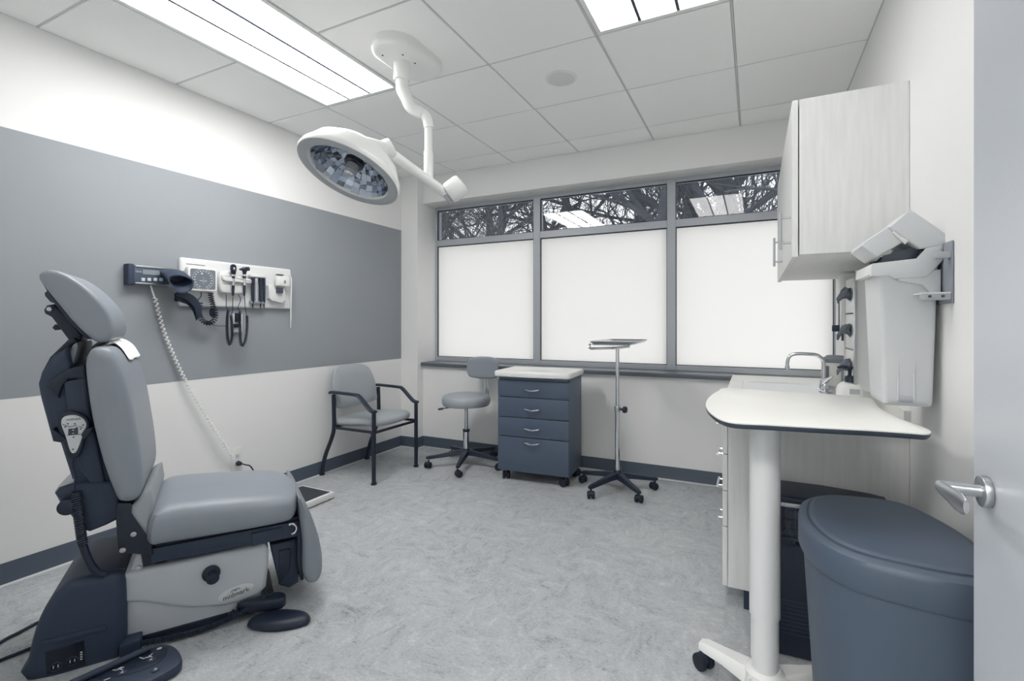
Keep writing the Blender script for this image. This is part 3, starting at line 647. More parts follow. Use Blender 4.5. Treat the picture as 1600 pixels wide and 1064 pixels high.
strap([(275, 458), (283, 468), (295, 473), (303, 482), (309, 498)], .085, .03, 'cuff_strap')
on(lwbox(MB(), 276.5, 458, 283, 471, .05, .03, .004), 'basket_bracket', 'black_plastic', cf)
# scale readout with white coiled cord
rd = thing('scale_readout', 'dark wall readout box with display and buttons left of the board', 'display unit', (XW, 1.55, 1.40))
a, b_ = lw(211, 414.5, .045), lw(270, 447, .045)
on(MB().box((XW, a.x-.01, b_.y), (XL+.045, b_.x, a.y), .004), 'housing', 'cart_paint', rd)
on(MB().slab(rrect(a.x-.035, b_.y-.008, a.x-.004, a.y+.008, .008), rprof(XW, XL+.05, .006, 3), YZ), 'end_cap', 'soft_dark', rd)
for z in (a.y-.004, b_.y+.004): on(MB().box((XL+.04, a.x, z-.005), (XL+.048, b_.x, z+.005), .002), 'edge_strip', 'brushed', rd)
on(lwbox(MB(), 223, 421, 250, 430.5, .047, .002, .001), 'display', 'lcd', rd, smooth=False)
for x in (224, 233.5, 243, 252): on(lwbox(MB(), x-2.8, 434, x+2.8, 439.5, .0485, .004, .001), 'button', 'badge', rd)
p = lw(216.5, 424.5, .046); text('SECA', .013, YZ @ Matrix.Translation((p.x, p.y, XL+.046)), 'badge', 'readout_lettering', None)
o = bpy.data.objects['readout_lettering']; kid(o, rd)
cw = [Vector(q0(x, y, o_)) for x, y, o_ in ((235.5, 446, .03), (238, 455, .028), (242, 466, .026))]
wc = on(MB().tube(smooth_open(cw), .0045, 8), 'cord_stem', 'plastic_white', rd)
cw = smooth_open([Vector(q0(x, y, o_)) for x, y, o_ in ((242, 465, .026), (255, 515, .024), (275, 565, .026), (298, 610, .034), (325, 655, .042), (350, 695, .045), (366, 718, .03))], 6)
on(MB().tube(coil(cw, .0085, 46, 9), .0038, 5), 'coiled_cord', 'plastic_white', wc)
# outlet
ot = thing('wall_outlet', 'white double wall outlet with a black plug on the left wall', 'outlet', (XW, lw(369, 718).x, lw(369, 718).y))
a, b_ = lw(360.5, 701.5), lw(377.5, 735)
on(MB().slab(rrect(a.x, b_.y, b_.x, a.y, .006), rprof(XW-.001, XW+.007, .003, 2), YZ), 'cover_plate', 'plastic_white', ot)
c = (a+b_)/2
for dz in (.025, -.025):
    f_ = on(MB().slab(rrect(c.x-.015, c.y+dz-.017, c.x+.015, c.y+dz+.017, .008), rprof(XW+.005, XW+.009, .001, 1), YZ), 'receptacle', 'plastic_cream', ot)
    for dy in (-.006, .006): on(MB().box((XW+.0085, c.x+dy-.0012, c.y+dz-.004), (XW+.0097, c.x+dy+.0012, c.y+dz+.006)), 'slot', 'ink', ot, smooth=False)
pg = MB().cyl((XW+.009, c.x+.004, c.y-.022), (XW+.04, c.x+.004, c.y-.022), .017, 16, .012, bev=.003).tube(smooth_open([(XW+.036, c.x+.004, c.y-.022), (XW+.06, c.x+.02, c.y-.03), (XW+.06, c.x+.07, c.y-.07), (XW+.04, c.x+.16, .02), (XW+.05, 2.30, .006)]), .0045, 7).build('plug_cord', 'black_plastic')
tag(pg, 'black plug and cord in the lower socket of the left wall outlet', 'plug')

# floor scale
sc_ = thing('floor_scale', 'white flat floor scale with black mat beside the left wall', 'scale', (-2.735, 2.235, 0))
MB().slab(rrect(-.155, -.165, .155, .165, .012), rprof(.008, .047, .004, 2)).build('platform', 'plastic_white', sc_)
MB().slab(rrect(-.135, -.145, .135, .145, .006), rprof(.045, .0495, .001, 1)).build('rubber_mat', 'mat_black', sc_)
for x in (-.13, .13):
    for y in (-.14, .14): MB().cyl((x, y, 0), (x, y, .012), .012, 12).build('foot', 'rubber', sc_)

# ================================================================== guest armchair (faces +x)
ac = thing('armchair', 'grey vinyl guest armchair with black metal frame in the corner', 'chair', (-2.80, 2.975, 0))
def L2(P, r, name, m='black_metal', n=10): return MB().tube(P, r, n).build(name, m, ac)
HW = .246
for s in (-1, 1):
    MB().tube([(.262, s*HW, .012), (.262, s*HW, .545)], .0155, 10).build('front_leg', 'black_metal', ac)
    MB().tube(smooth_open([(-.268, s*HW, .012), (-.235, s*HW, .15), (-.165, s*HW, .30), (-.14, s*HW, .40), (-.145, s*HW, .64)], 4), .0155, 10).build('rear_leg', 'black_metal', ac)
    for x in (.262, -.269): MB().cyl((x, s*HW, 0), (x, s*HW, .014), .021, 14, bev=.003).build('foot_glide', 'rubber', ac)
    P = smooth_open([(-.175, s*HW, .650), (-.15, s*HW, .656), (.07, s*HW, .650), (.12, s*HW, .640), (.185, s*HW, .585), (.235, s*HW, .545), (.275, s*HW, .535)], 4)
    mb = MB(); mb.loft([[p+Vector((0, -.021, -.006)), p+Vector((0, .021, -.006)), p+Vector((0, .024, .004)), p+Vector((0, .014, .012)), p+Vector((0, -.014, .012)), p+Vector((0, -.024, .004))] for p in P])
    mb.build('armrest', 'black_plastic', ac)
    MB().tube([(-.15, s*HW, .385), (.262, s*HW, .385)], .011, 8).build('side_rail', 'black_metal', ac)
for x, z in ((.24, .375), (-.15, .385)): MB().tube([(x, -HW, z), (x, HW, z)], .011, 8).build('cross_rail', 'black_metal', ac)
co = smooth_closed([(-.18, -.215), (-.19, 0), (-.18, .215), (-.05, .232), (.12, .232), (.225, .215), (.265, .12), (.275, 0), (.265, -.12), (.225, -.215), (.12, -.232), (-.05, -.232)], 3)
MB().slab(co, [(.02, 0), (.004, .012), (0, .025), (.004, .042), (.018, .055), (.05, .062), (.1, .066)], I4, lambda p: (p.x, p.y, p.z+.395+.03*max(0, (p.x+.1))/.37-.02*max(0, p.x-.18)/.1)).build('seat', 'vinyl_light', ac)
bo2 = smooth_closed([(-.205, .53), (0, .515), (.205, .53), (.228, .60), (.228, .70), (.195, .80), (.14, .842), (0, .852), (-.14, .842), (-.195, .80), (-.228, .70), (-.228, .60)], 3)
MB().slab(bo2, [(.02, 0), (.004, .01), (0, .022), (.006, .038), (.025, .05), (.06, .056)], frame((0, 1, 0), (0, 0, 1), (1, 0, 0)), lambda p: (p.x, p.y, p.z-.165-.06*(p.y-.53)/.32-.03*(1-(p.x/.23)**2))).build('backrest', 'vinyl_light', ac)

# ================================================================== casters and star bases
def caster(parent, x, y, r, ang, m='rubber'):
    """fork + twin wheel touching the floor"""
    d = Vector((math.cos(ang), math.sin(ang), 0)); n = Vector((-d.y, d.x, 0)); c = Vector((x, y, r))+d*r*.35
    fk = MB().cyl((x, y, r*1.3), (x, y, r*2.5), r*.3, 12).ball(c+Vector((0, 0, r*.35)), r*.8, sc=(1, 1, .95)).build('caster', 'black_plastic', parent)
    for s in (-1, 1): MB().cyl(c+n*s*r*.28, c+n*s*r*.95, r, 20, bev=r*.15).build('wheel', m, fk)
def star(parent, r, a0, z, rc, hub, part='base_leg'):
    MB().lathe([(hub*.6, z-.012), (hub, z-.005), (hub, z+.03), (hub*.7, z+.05)], 20).build('hub', 'black_plastic', parent)
    for i in range(5):
        a = a0+i*2*PI/5; d = Vector((math.cos(a), math.sin(a), 0)); n = Vector((-d.y, d.x, 0)); R = []
        for t, w, h, zz in ((.02, .030, .040, z+.016), (.35*r, .024, .032, z+.008), (.8*r, .017, .024, z-.010), (.95*r, .016, .024, z-.014), (1.05*r, .010, .016, z-.016)):
            c = d*t+Vector((0, 0, zz)); R.append([c+n*w-Vector((0, 0, h*.5)), c+n*w*.75+Vector((0, 0, h*.5)), c-n*w*.75+Vector((0, 0, h*.5)), c-n*w-Vector((0, 0, h*.5))])
        MB().loft(R).build(part, 'black_plastic', parent); caster(parent, d.x*r*.98, d.y*r*.98, rc, a+.9+i*1.3)
# stool
stl = thing('stool', 'round grey rolling stool with small backrest between armchair and drawer cart', 'stool', (-2.18, 3.43, 0))
star(stl, .315, math.radians(218), .10, .026, .034)
MB().cyl((0, 0, .12), (0, 0, .29), .026, 20).build('lift_sleeve', 'chrome', stl)
MB().cyl((0, 0, .285), (0, 0, .305), .029, 20, bev=.003).build('sleeve_collar', 'black_plastic', stl)
MB().cyl((0, 0, .30), (0, 0, .50), .016, 16).build('lift_rod', 'chrome', stl)
MB().box((-.09, -.09, .495), (.09, .09, .51), .004).build('seat_plate', 'black_metal', stl)
MB().lathe([(.15, .505), (.19, .508), (.200, .525), (.203, .55), (.200, .572), (.188, .588), (.16, .596), (.08, .599), (.001, .60)], 40).build('seat', 'vinyl_light', stl)
MB().tube([(-.05, -.06, .50), (-.15, -.12, .485)], .004, 6).build('lever', 'black_metal', stl)
MB().tube([(-.15, -.12, .485), (-.185, -.14, .478)], .009, 8).build('lever_grip', 'black_plastic', stl)
MB().box((.01, .05, .50), (.035, .09, .512), .003).build('tilt_knob', 'black_plastic', stl)
bc, ba = Vector((.055, .205)), math.radians(95)
for s in (-1, 1):
    t_ = Vector((-math.sin(ba), math.cos(ba)))*s*.013; P = [Vector((.02, .10, .50))+Vector((t_.x, t_.y, 0)), Vector((bc.x+.005, bc.y+.02, .51))+Vector((t_.x, t_.y, 0)), Vector((bc.x+.01, bc.y+.035, .56))+Vector((t_.x, t_.y, 0)), Vector((bc.x, bc.y+.02, .76))+Vector((t_.x, t_.y, 0))]
    MB().tube(smooth_open(P, 4), .008, 8).build('back_post', 'chrome', stl)
nx = Vector((math.cos(ba), math.sin(ba), 0)); BMx = frame(Vector((nx.y, -nx.x, 0)), (0, 0, 1), nx, (bc.x, bc.y, .805))
MB().slab(smooth_closed([(-.14, -.05), (-.11, -.085), (0, -.095), (.11, -.085), (.14, -.05), (.148, .02), (.13, .075), (.08, .092), (0, .096), (-.08, .092), (-.13, .075), (-.148, .02)], 3), rprof(-.028, .028, .018, 4), BMx, lambda p: (p.x, p.y, p.z-1.6*p.x*p.x)).build('backrest', 'vinyl', stl)

# ================================================================== drawer cart
ct = thing('drawer_cart', 'dark grey rolling cart with four drawers and white top below the window', 'drawer cart', (-1.487, 3.245, 0), math.radians(4))
CWd, CDp = .56, .36
MB().box((-CWd/2, .02, .072), (CWd/2, CDp, .79), .004).build('body', 'cart_paint', ct)
MB().box((-CWd/2+.01, .004, .765), (CWd/2-.01, .03, .788), .002).build('top_rail', 'cart_paint', ct)
for z0, z1, hz in ((.640, .762, .70), (.488, .635, .555), (.342, .483, .41), (.080, .337, .305)):
    d = MB().box((-CWd/2, .0, z0), (CWd/2, .019, z1), .003).build('drawer', 'cart_paint', ct)
    P = smooth_open([(-.062, .002, hz+.004), (-.05, -.018, hz), (0, -.026, hz-.006), (.05, -.018, hz), (.062, .002, hz+.004)], 5)
    MB().tube(P, .0055, 8).build('handle', 'chrome', d)
MB().slab(rrect(-CWd/2-.022, -.035, CWd/2+.022, CDp+.01, .03), [(.016, .788), (.004, .795), (0, .806), (0, .822), (.006, .832), (.016, .836), (.026, .836), (.03, .832)]).build('worktop', 'plastic_white', ct)
MB().box((-CWd/2+.10, -.038, .793), (CWd/2-.10, -.02, .80), .003).build('top_grip', 'plastic_cream', ct)
for x, y, a in ((-CWd/2+.05, .045, 1.9), (CWd/2-.035, .035, 2.6), (-CWd/2+.05, CDp-.06, 2.2), (CWd/2-.035, CDp-.06, -.4)): caster(ct, x, y, .03, a)

# ================================================================== instrument stand and its tray
ms = thing('instrument_stand', 'chrome pole stand on a black five-leg caster base holding a tray', 'instrument stand', (-.885, 3.40, 0))
star(ms, .275, math.radians(243), .092, .026, .032)
MB().cyl((0, 0, .11), (0, 0, .58), .0175, 18).build('lower_pole', 'chrome', ms)
MB().cyl((0, 0, .575), (0, 0, 1.02), .0135, 18).build('upper_pole', 'chrome', ms)
MB().cyl((0, 0, .56), (0, 0, .60), .022, 18, bev=.003).build('clamp_collar', 'brushed', ms)
MB().cyl((.02, -.006, .58), (.045, -.012, .58), .008, 10).cyl((.045, -.012, .58), (.068, -.018, .58), .024, 16, bev=.006).build('clamp_knob', 'black_plastic', ms)
P = [(-.125, -.20, 1.052), (-.125, -.20, 1.03), (-.06, -.03, 1.022), (0, 0, 1.018), (.06, .03, 1.022), (.10, .20, 1.03), (.10, .20, 1.052)]
MB().tube(smooth_open([(-.13, -.235, 1.050), (-.13, -.25, 1.030), (-.10, -.24, 1.022), (0, 0, 1.018), (.06, .1, 1.025)], 5), .009, 8).build('tray_arm', 'chrome', ms)
MB().tube([(x, y, 1.0485) for x, y in rrect(-.122, -.235, .122, .235, .03)]+[(.122, .205, 1.0485)], .0045, 6).build('tray_hoop', 'chrome', ms)
tr_ = MB()
o2 = rrect(-.15, -.265, .15, .265, .035)
tr_.slab(o2, [(.022, 1.053), (.010, 1.060), (0, 1.071), (.001, 1.0722), (.011, 1.062), (.024, 1.0555), (.05, 1.0552)])
tag(tr_.build('instrument_tray', 'steel'), 'shallow steel tray lying on the chrome pole stand', 'tray').location = (-.868, 3.40, 0)

# ================================================================== ceiling exam lamp
lp = thing('exam_lamp', 'white articulated ceiling exam lamp with a round mirrored head', 'exam lamp', (-1.64, 2.01, CE))
def onl(mb, name, m, parent=None, **k):
    o = mb.build(name, m, None, **k); o.parent = parent or lp
    o.matrix_parent_inverse = Matrix.Translation(-Vector(lp.location)) if parent is None else Matrix.Identity(4); return o
stad = [(-1.64+.125*math.cos(t), 2.01+(.085 if math.sin(t) >= 0 else -.085)+.125*math.sin(t)) for t in [2*PI*i/40 for i in range(40)]]
can = onl(MB().slab(stad, [(0, CE), (0, CE-.03), (.006, CE-.045), (.02, CE-.055), (.04, CE-.058)]), 'ceiling_canopy', 'lamp_white')
D0 = at_d(629, 110, 2.49); D0.z = CE-.055
c0 = Vector((-1.655, 1.985, 0))
for dx, dy in ((.06, .03), (-.04, -.10), (.055, -.06)): onl(MB().cyl((c0.x+dx, c0.y+dy, CE-.06), (c0.x+dx, c0.y+dy, CE-.055), .005, 8), 'screw', 'ink')
onl(MB().cyl((c0.x, c0.y, CE-.05), (c0.x, c0.y, CE-.15), .042, 24, bev=.004), 'drop_collar', 'lamp_white')
tb0 = at_d(671, 200, 2.52); tb1 = at_d(669.5, 284, 2.52); tb0.x, tb0.y = tb1.x, tb1.y
P = [Vector((c0.x, c0.y, CE-.14)), Vector((c0.x+.005, c0.y, CE-.20)), at_d(634, 150, 2.50), at_d(641, 166, 2.50), at_d(652, 174, 2.51), at_d(663, 179, 2.52), at_d(668, 188, 2.52), at_d(670, 200, 2.52)]
onl(MB().tube(smooth_open(P, 6), [.033]*14+[.031]*14+[.026]*15, 16), 'bent_arm', 'lamp_white')
onl(MB().tube([tb0+Vector((0, 0, .03)), tb1+Vector((0, 0, .16)), tb1+Vector((0, 0, .155)), tb1], [.020, .021, .0245, .0245], 18), 'down_tube', 'lamp_white')
onl(MB().cyl(tb1+Vector((0, 0, .002)), tb1-Vector((0, 0, .012)), .018, 14), 'tube_end', 'brushed')
HC = at_d(546, 270, 2.25); vd = (HC-Vector((0, 0, EYE))).normalized(); rt = Vector((RT.x, RT.y, 0)); upv = rt.cross(vd).normalized(); rt = vd.cross(upv).normalized()
nrm = (-vd*.44+(-rt*.50-upv*.86)*.90).normalized()
hx = nrm.orthogonal().normalized(); hy = nrm.cross(hx); HM = frame(hx, hy, nrm, HC)
RH = .242
head = onl(MB().lathe([(.06, -.155), (.10, -.15), (.15, -.125), (.20, -.085), (RH-.02, -.045), (RH-.004, -.02), (RH, -.004), (RH-.004, .008), (RH-.018, .012), (RH-.05, .008), (RH-.056, .0), (RH-.066, -.03), (.15, -.085), (.09, -.115), (.04, -.125)], 56, HM), 'lamp_head', 'lamp_white')
onl(MB().lathe([(RH-.05, .009), (RH-.012, .0135), (RH-.006, .010), (RH-.052, .004)], 56, HM, False), 'bezel', 'lamp_grey', head)
t = bmesh.new(); NR, NA = 7, 30; rr_ = [.045, .072, .098, .121, .141, .158, .172, .184]; zz_ = [-.116, -.108, -.096, -.08, -.062, -.044, -.024, -.002]
random.seed(5)
for i in range(NR):           # facetted mirror
    for k in range(NA):
        a0_, a1_ = 2*PI*k/NA, 2*PI*(k+.97)/NA; j = random.uniform(-.007, .007); j2 = random.uniform(-.007, .007)
        t.faces.new([t.verts.new(HM @ Vector((r*math.cos(a), r*math.sin(a), z+d_))) for r, z, a, d_ in ((rr_[i], zz_[i], a0_, j), (rr_[i+1]-.001, zz_[i+1], a0_, j2), (rr_[i+1]-.001, zz_[i+1], a1_, -j), (rr_[i], zz_[i], a1_, -j2))])
mm = MB(); mm._add(t); rf = onl(mm, 'reflector', 'mirror', head, smooth=False); rf['kind'] = 'stuff'
onl(MB().lathe([(.03, -.125), (.033, -.06), (.028, -.055), (.026, -.01), (.02, -.004)], 20, HM), 'bulb_post', 'lamp_grey', head)
onl(MB().lathe([(.034, -.075), (.046, -.07), (.046, -.05), (.034, -.045)], 24, HM), 'bulb_ring', 'black_gloss', head)
onl(MB().lathe([(.02, -.004), (.024, .004), (.016, .012)], 18, HM), 'bulb_cap', 'chrome', head)
J = at_d(606, 236, 2.40); E2 = at_d(694, 300, 2.56); K1 = at_d(706, 299, 2.57)
tA = (E2-J).normalized(); off = tb1-Vector((0, 0, .015)); s_ = (off-J).dot(tA)
onl(MB().tube(smooth_open([J, J.lerp(E2, .5), J.lerp(E2, .93), E2+Vector((0, 0, -.004)), E2.lerp(K1, .5)+Vector((0, 0, -.0)), K1], 6), .0255, 14), 'swing_arm', 'lamp_white')
back = HC-nrm*.14
onl(MB().tube([back, back.lerp(J, .6), J], [.062, .05, .036], 18), 'head_neck', 'lamp_white')
hz = (rt*.9+upv*.35).normalized()
onl(MB().cyl(J-hz*.05+Vector((0, 0, .008)), J+hz*.03+Vector((0, 0, .008)), .05, 24, bev=.014), 'head_joint', 'lamp_white')
hk = (rt*.80+upv*.58-vd*.1).normalized()
onl(MB().cyl(K1-hk*.03, K1+hk*.075, .058, 28, bev=.022), 'counter_knob', 'lamp_white')
onl(MB().cyl(K1-hk*.045-upv*.012, K1-hk*.025-upv*.012, .034, 20, bev=.004), 'knob_base', 'lamp_grey')
# ceiling speaker
sp = thing('ceiling_speaker', 'small round white speaker grille set in a ceiling tile', 'speaker', (-1.006, 2.596, CE))
MB().lathe([(.092, .002), (.092, -.003), (.084, -.006), (.076, -.004), (.076, .002)], 40).build('rim', 'plastic_white', sp)
MB().lathe([(.075, -.0015), (.04, -.004), (.001, -.005)], 36).build('grille', 'plastic_cream', sp)

# ================================================================== right wall cabinets, counter, sink
CF, CN = -.10, 2.20          # carcass front x, near end y
uc = thing('wall_cabinet', 'tall pale wood wall cabinet with two doors and bar handles on the right wall', 'cabinet', (.338, 2.875, 1.47))
def onp(mb, name, m, p, **k): return kid(mb.build(name, m, None, **k), p)
onp(MB().box((.162, CN, 1.47), (XR-.001, 3.55, 2.088), .001, 1), 'body', 'wood_laminate', uc, smooth=False)
for y0, y1 in ((CN, 2.872), (2.878, 3.55)):
    d = onp(MB().box((.137, y0, 1.462), (.158, y1, 2.088), .0015, 1), 'door', 'wood_laminate', uc, smooth=False)
    h = MB().cyl((.098, y0+.075, 1.505), (.098, y0+.075, 1.66), .006, 12)
    for z in (1.53, 1.635): h.cyl((.098, y0+.075, z), (.138, y0+.075, z), .0045, 10)
    h = h.build('handle', 'brushed'); h.parent = d
# base units
lc = thing('drawer_base_cabinet', 'pale wood base cabinet with four drawers at the near end of the counter', 'cabinet', (.2, 2.42, 0))
onp(MB().box((CF, CN, .085), (XR-.001, 2.649, .79), .001, 1), 'body', 'wood_laminate', lc, smooth=False)
onp(MB().box((CF+.07, CN+.02, 0), (XR-.002, 2.649, .085)), 'toe_kick', 'baseboard_vinyl', lc, smooth=False)
onp(MB().box((CF+.06, CN+.014, 0), (XR-.004, CN+.019, .083)), 'kick_plate', 'soft_dark', lc, smooth=False)
for z0, z1, hz_ in ((.645, .785, .742), (.490, .640, .600), (.339, .485, .455), (.087, .334, .308)):
    d = onp(MB().box((CF-.022, CN+.001, z0), (CF-.002, 2.646, z1), .0015, 1), 'drawer', 'wood_laminate', lc, smooth=False)
    h = MB().cyl((CF-.052, 2.36, hz_), (CF-.052, 2.49, hz_), .0055, 10)
    for y in (2.378, 2.472): h.cyl((CF-.052, y, hz_), (CF-.02, y, hz_), .0045, 8)
    h = h.build('handle', 'chrome'); h.parent = d
sb_ = thing('sink_base_cabinet', 'pale wood sink base cabinet under the counter towards the window', 'cabinet', (.2, 3.22, 0))
mb = MB().box((CF, 2.651, .085), (CF+.02, YF-.004, .79)).box((CF, 2.651, .085), (XR-.001, 2.67, .785)).box((CF, YF-.022, .085), (XR-.001, YF-.004, .785)).box((CF, 2.651, .085), (XR-.001, YF-.004, .105)).box((XR-.015, 2.651, .085), (XR-.001, YF-.004, .785))
onp(mb, 'body', 'wood_laminate', sb_, smooth=False)
onp(MB().box((CF+.07, 2.651, 0), (XR-.002, YF-.004, .085)), 'toe_kick', 'baseboard_vinyl', sb_, smooth=False)
for y0, y1, yh in ((2.654, 3.215, 3.15), (3.22, YF-.006, 3.29)):
    d = onp(MB().box((CF-.022, y0, .087), (CF-.002, y1, .785), .0015, 1), 'door', 'wood_laminate', sb_, smooth=False)
    h = MB().cyl((CF-.052, yh, .60), (CF-.052, yh, .73), .0055, 10)
    for z in (.618, .712): h.cyl((CF-.052, yh, z), (CF-.02, yh, z), .0045, 8)
    h = h.build('handle', 'chrome'); h.parent = d
CT = .822
# counter with the sink cut-out
SX0, SX1, SY0, SY1 = -.045, .395, 2.86, 3.40
mb = MB(); z0 = .791
mb.box((-.14, 2.19, z0), (XR-.001, SY0, CT)).box((-.14, SY1, z0), (XR-.001, YF-.002, CT)).box((-.14, SY0, z0), (SX0, SY1, CT)).box((SX1, SY0, z0), (XR-.001, SY1, CT))
mb.box((XR-.02, 2.19, CT), (XR-.001, YF-.04, CT+.055))
tag(mb.build('countertop', 'white_laminate', smooth=False), 'white counter with sink cut-out along the right wall', 'countertop')
sk = thing('sink', 'stainless steel inset sink in the white counter', 'sink', ((SX0+SX1)/2, (SY0+SY1)/2, CT))
rim = rrect(SX0-.018, SY0-.018, SX1+.018, SY1+.018, .03, 6)
n6 = len(rim)
def rr3(x0, y0, x1, y1, r, z): return [(x, y, z) for x, y in rrect(x0, y0, x1, y1, r, 6)]
bx0, bx1, by0, by1 = SX0+.02, SX1-.10, SY0+.03, SY1-.03
onp(MB().loft([rr3(SX0-.018, SY0-.018, SX1+.018, SY1+.018, .03, CT+.0005), rr3(SX0-.016, SY0-.016, SX1+.016, SY1+.016, .03, CT+.004), rr3(bx0-.012, by0-.012, bx1+.012, by1+.012, .06, CT+.003), rr3(bx0, by0, bx1, by1, .055, CT-.006), rr3(bx0+.008, by0+.008, bx1-.008, by1-.008, .05, CT-.15), rr3(bx0+.04, by0+.04, bx1-.04, by1-.04, .04, CT-.17)], True), 'basin', 'steel', sk)
fa = thing('faucet', 'chrome gooseneck faucet with lever handle behind the sink', 'faucet', (.345, 3.10, CT))
def g(px, py, Y=3.10): return at_y(px, py, Y)
fb = Vector((.345, 3.10, CT+.004))
onp(MB().lathe([(.03, 0), (.03, .006), (.024, .012), (.022, .045), (.018, .06)], 24, Matrix.Translation(fb)), 'base', 'chrome', fa)
zt = CT+.20
P = [fb+Vector((0, 0, .05)), fb+Vector((0, 0, .13)), fb+Vector((-.004, 0, .165)), fb+Vector((-.03, 0, .192)), fb+Vector((-.075, 0, .198)), fb+Vector((-.135, 0, .197)), fb+Vector((-.165, 0, .182)), fb+Vector((-.175, 0, .15)), fb+Vector((-.176, 0, .115))]
onp(MB().tube(smooth_open(P, 5), .0095, 12), 'spout', 'chrome', fa)
onp(MB().cyl(P[-1]+Vector((0, 0, .012)), P[-1]-Vector((0, 0, .008)), .012, 14), 'aerator', 'chrome', fa)
onp(MB().cyl(fb+Vector((0, -.05, .0)), fb+Vector((0, -.05, .045)), .017, 18, bev=.003).tube([fb+Vector((0, -.05, .045)), fb+Vector((.0, -.06, .06)), fb+Vector((.03, -.085, .085))], [.012, .009, .006], 10), 'lever', 'chrome', fa)
onp(MB().slab(rrect(fb.x-.03, fb.y-.09, fb.x+.03, fb.y+.09, .028), rprof(CT+.003, CT+.011, .003, 2)), 'deck_plate', 'chrome', fa)
# canister, soap bottle
cn = thing('wipes_canister', 'white wipes canister with grey lid on the counter near the window', 'canister', (.437, 3.40, CT))
MB().lathe([(.066, 0), (.071, .004), (.071, .145), (.068, .15)], 32).build('body', 'plastic_white', cn)
MB().lathe([(.073, .140), (.074, .146), (.074, .162), (.066, .166), (.05, .172), (.045, .180), (.03, .182)], 32).build('lid', 'print_grey', cn)
def label(parent, r, z0, z1, a0, a1, m, name):
    n = 10; A_ = [a0+(a1-a0)*i/n for i in range(n+1)]
    MB().loft([[(r*math.cos(a), r*math.sin(a), z0), ((r+.0008)*math.cos(a), (r+.0008)*math.sin(a), z0), ((r+.0008)*math.cos(a), (r+.0008)*math.sin(a), z1), (r*math.cos(a), r*math.sin(a), z1)] for a in A_]).build(name, m, parent)
label(cn, .0715, .03, .12, 3.45, 4.15, 'dial', 'side_label'); label(cn, .0712, .035, .115, 5.0, 5.7, 'lamp_grey', 'side_label')
sbt = thing('soap_bottle', 'white soap bottle with black pump in front of the glove boxes', 'bottle', (.375, 2.50, CT))
MB().slab(rrect(-.05, -.032, .05, .032, .028), [(.004, 0), (0, .006), (0, .085), (.004, .10), (.013, .112), (.024, .119), (.03, .122)]).build('body', 'plastic_white', sbt)
MB().slab(rrect(-.005, -.0335, .032, -.0315, .0008, 2), [(0, .07), (0, .092)]).build('bottle_label', 'lamp_grey', sbt, smooth=False)
MB().lathe([(.019, .12), (.019, .142), (.012, .146), (.007, .148), (.007, .172), (.013, .178), (.013, .186), (.006, .188)], 20).tube([(0, 0, .182), (-.03, -.004, .184), (-.046, -.006, .180)], [.008, .0065, .005], 8).build('pump', 'black_plastic', sbt)
# glove boxes in a wall holder
gh = thing('glove_box_holder', 'clear and white wall holder with three stacked glove boxes beside the wall cabinet', 'holder', (XR, 2.64, .92))
mb = MB().box((XR-.006, 2.49, .905), (XR-.001, 2.79, 1.425)).box((.395, 2.49, .905), (XR-.006, 2.496, 1.425)).box((.395, 2.784, .905), (XR-.006, 2.79, 1.425)).box((.395, 2.496, .905), (XR-.006, 2.784, .911))
onp(mb, 'frame', 'plastic_cream', gh, smooth=False)
onp(MB().box((.386, 2.480, .905), (.398, 2.492, 1.395), .002), 'edge_strip', 'brushed', gh)
onp(MB().cyl((.45, 2.64, 1.43), (.45, 2.64, 1.445), .008, 12), 'top_knob', 'ink', gh)
for i in range(3):
    z = .913+i*.165
    gb = thing('glove_box', ('lowest', 'middle', 'topmost')[i]+' of three white glove boxes in the wall holder, dark glove showing', 'glove box', (.45, 2.64, z), 0, 'glove boxes in the wall holder')
    MB().box((-.05, -.14, 0), (.055, .14, .16), .003).build('carton', 'plastic_white', gb)
    MB().slab(ellipse(0, 0, .06, .03, 24), rprof(0, .002, .0005, 1), frame((0, 1, 0), (0, 0, 1), (-1, 0, 0), (-.05, 0, .085))).build('opening', 'print_grey', gb)
    random.seed(30+i); R = []
    for k in range(7):
        t = k/6; w_ = .05*math.sin(PI*min(1, .25+.75*t))*(1-.35*t); R.append([(-.052-.05*t+random.uniform(-.004, .004), math.cos(2*PI*a/12)*w_*(1+random.uniform(-.25, .25)), .085-.03*t+math.sin(2*PI*a/12)*(.028-.014*t)*(1+random.uniform(-.3, .3))+.02*math.sin(PI*t)) for a in range(12)])
    MB().loft(R).build('glove', 'glove', gb)
    if i: MB().box((-.0515, -.14, -.001), (-.0505, .14, .0005)).build('seam', 'ink', gb, smooth=False)
# wall dispenser further along
wd = thing('wall_dispenser', 'narrow white soap dispenser on the right wall under the cabinet end', 'dispenser', (XR, 3.10, 1.14))
onp(MB().box((.418, 3.04, 1.14), (XR-.03, 3.17, 1.455), .008), 'body', 'plastic_white', wd)
onp(MB().box((XR-.032, 3.035, 1.13), (XR-.001, 3.175, 1.45), .004), 'back_plate', 'print_grey', wd)
onp(MB().box((.385, 3.09, 1.15), (.42, 3.12, 1.185), .004).box((.415, 3.095, 1.16), (.43, 3.115, 1.35), .002), 'lever', 'soft_dark', wd)
onp(MB().cyl((.435, 3.105, 1.145), (.435, 3.105, 1.10), .008, 10), 'nozzle', 'ink', wd)

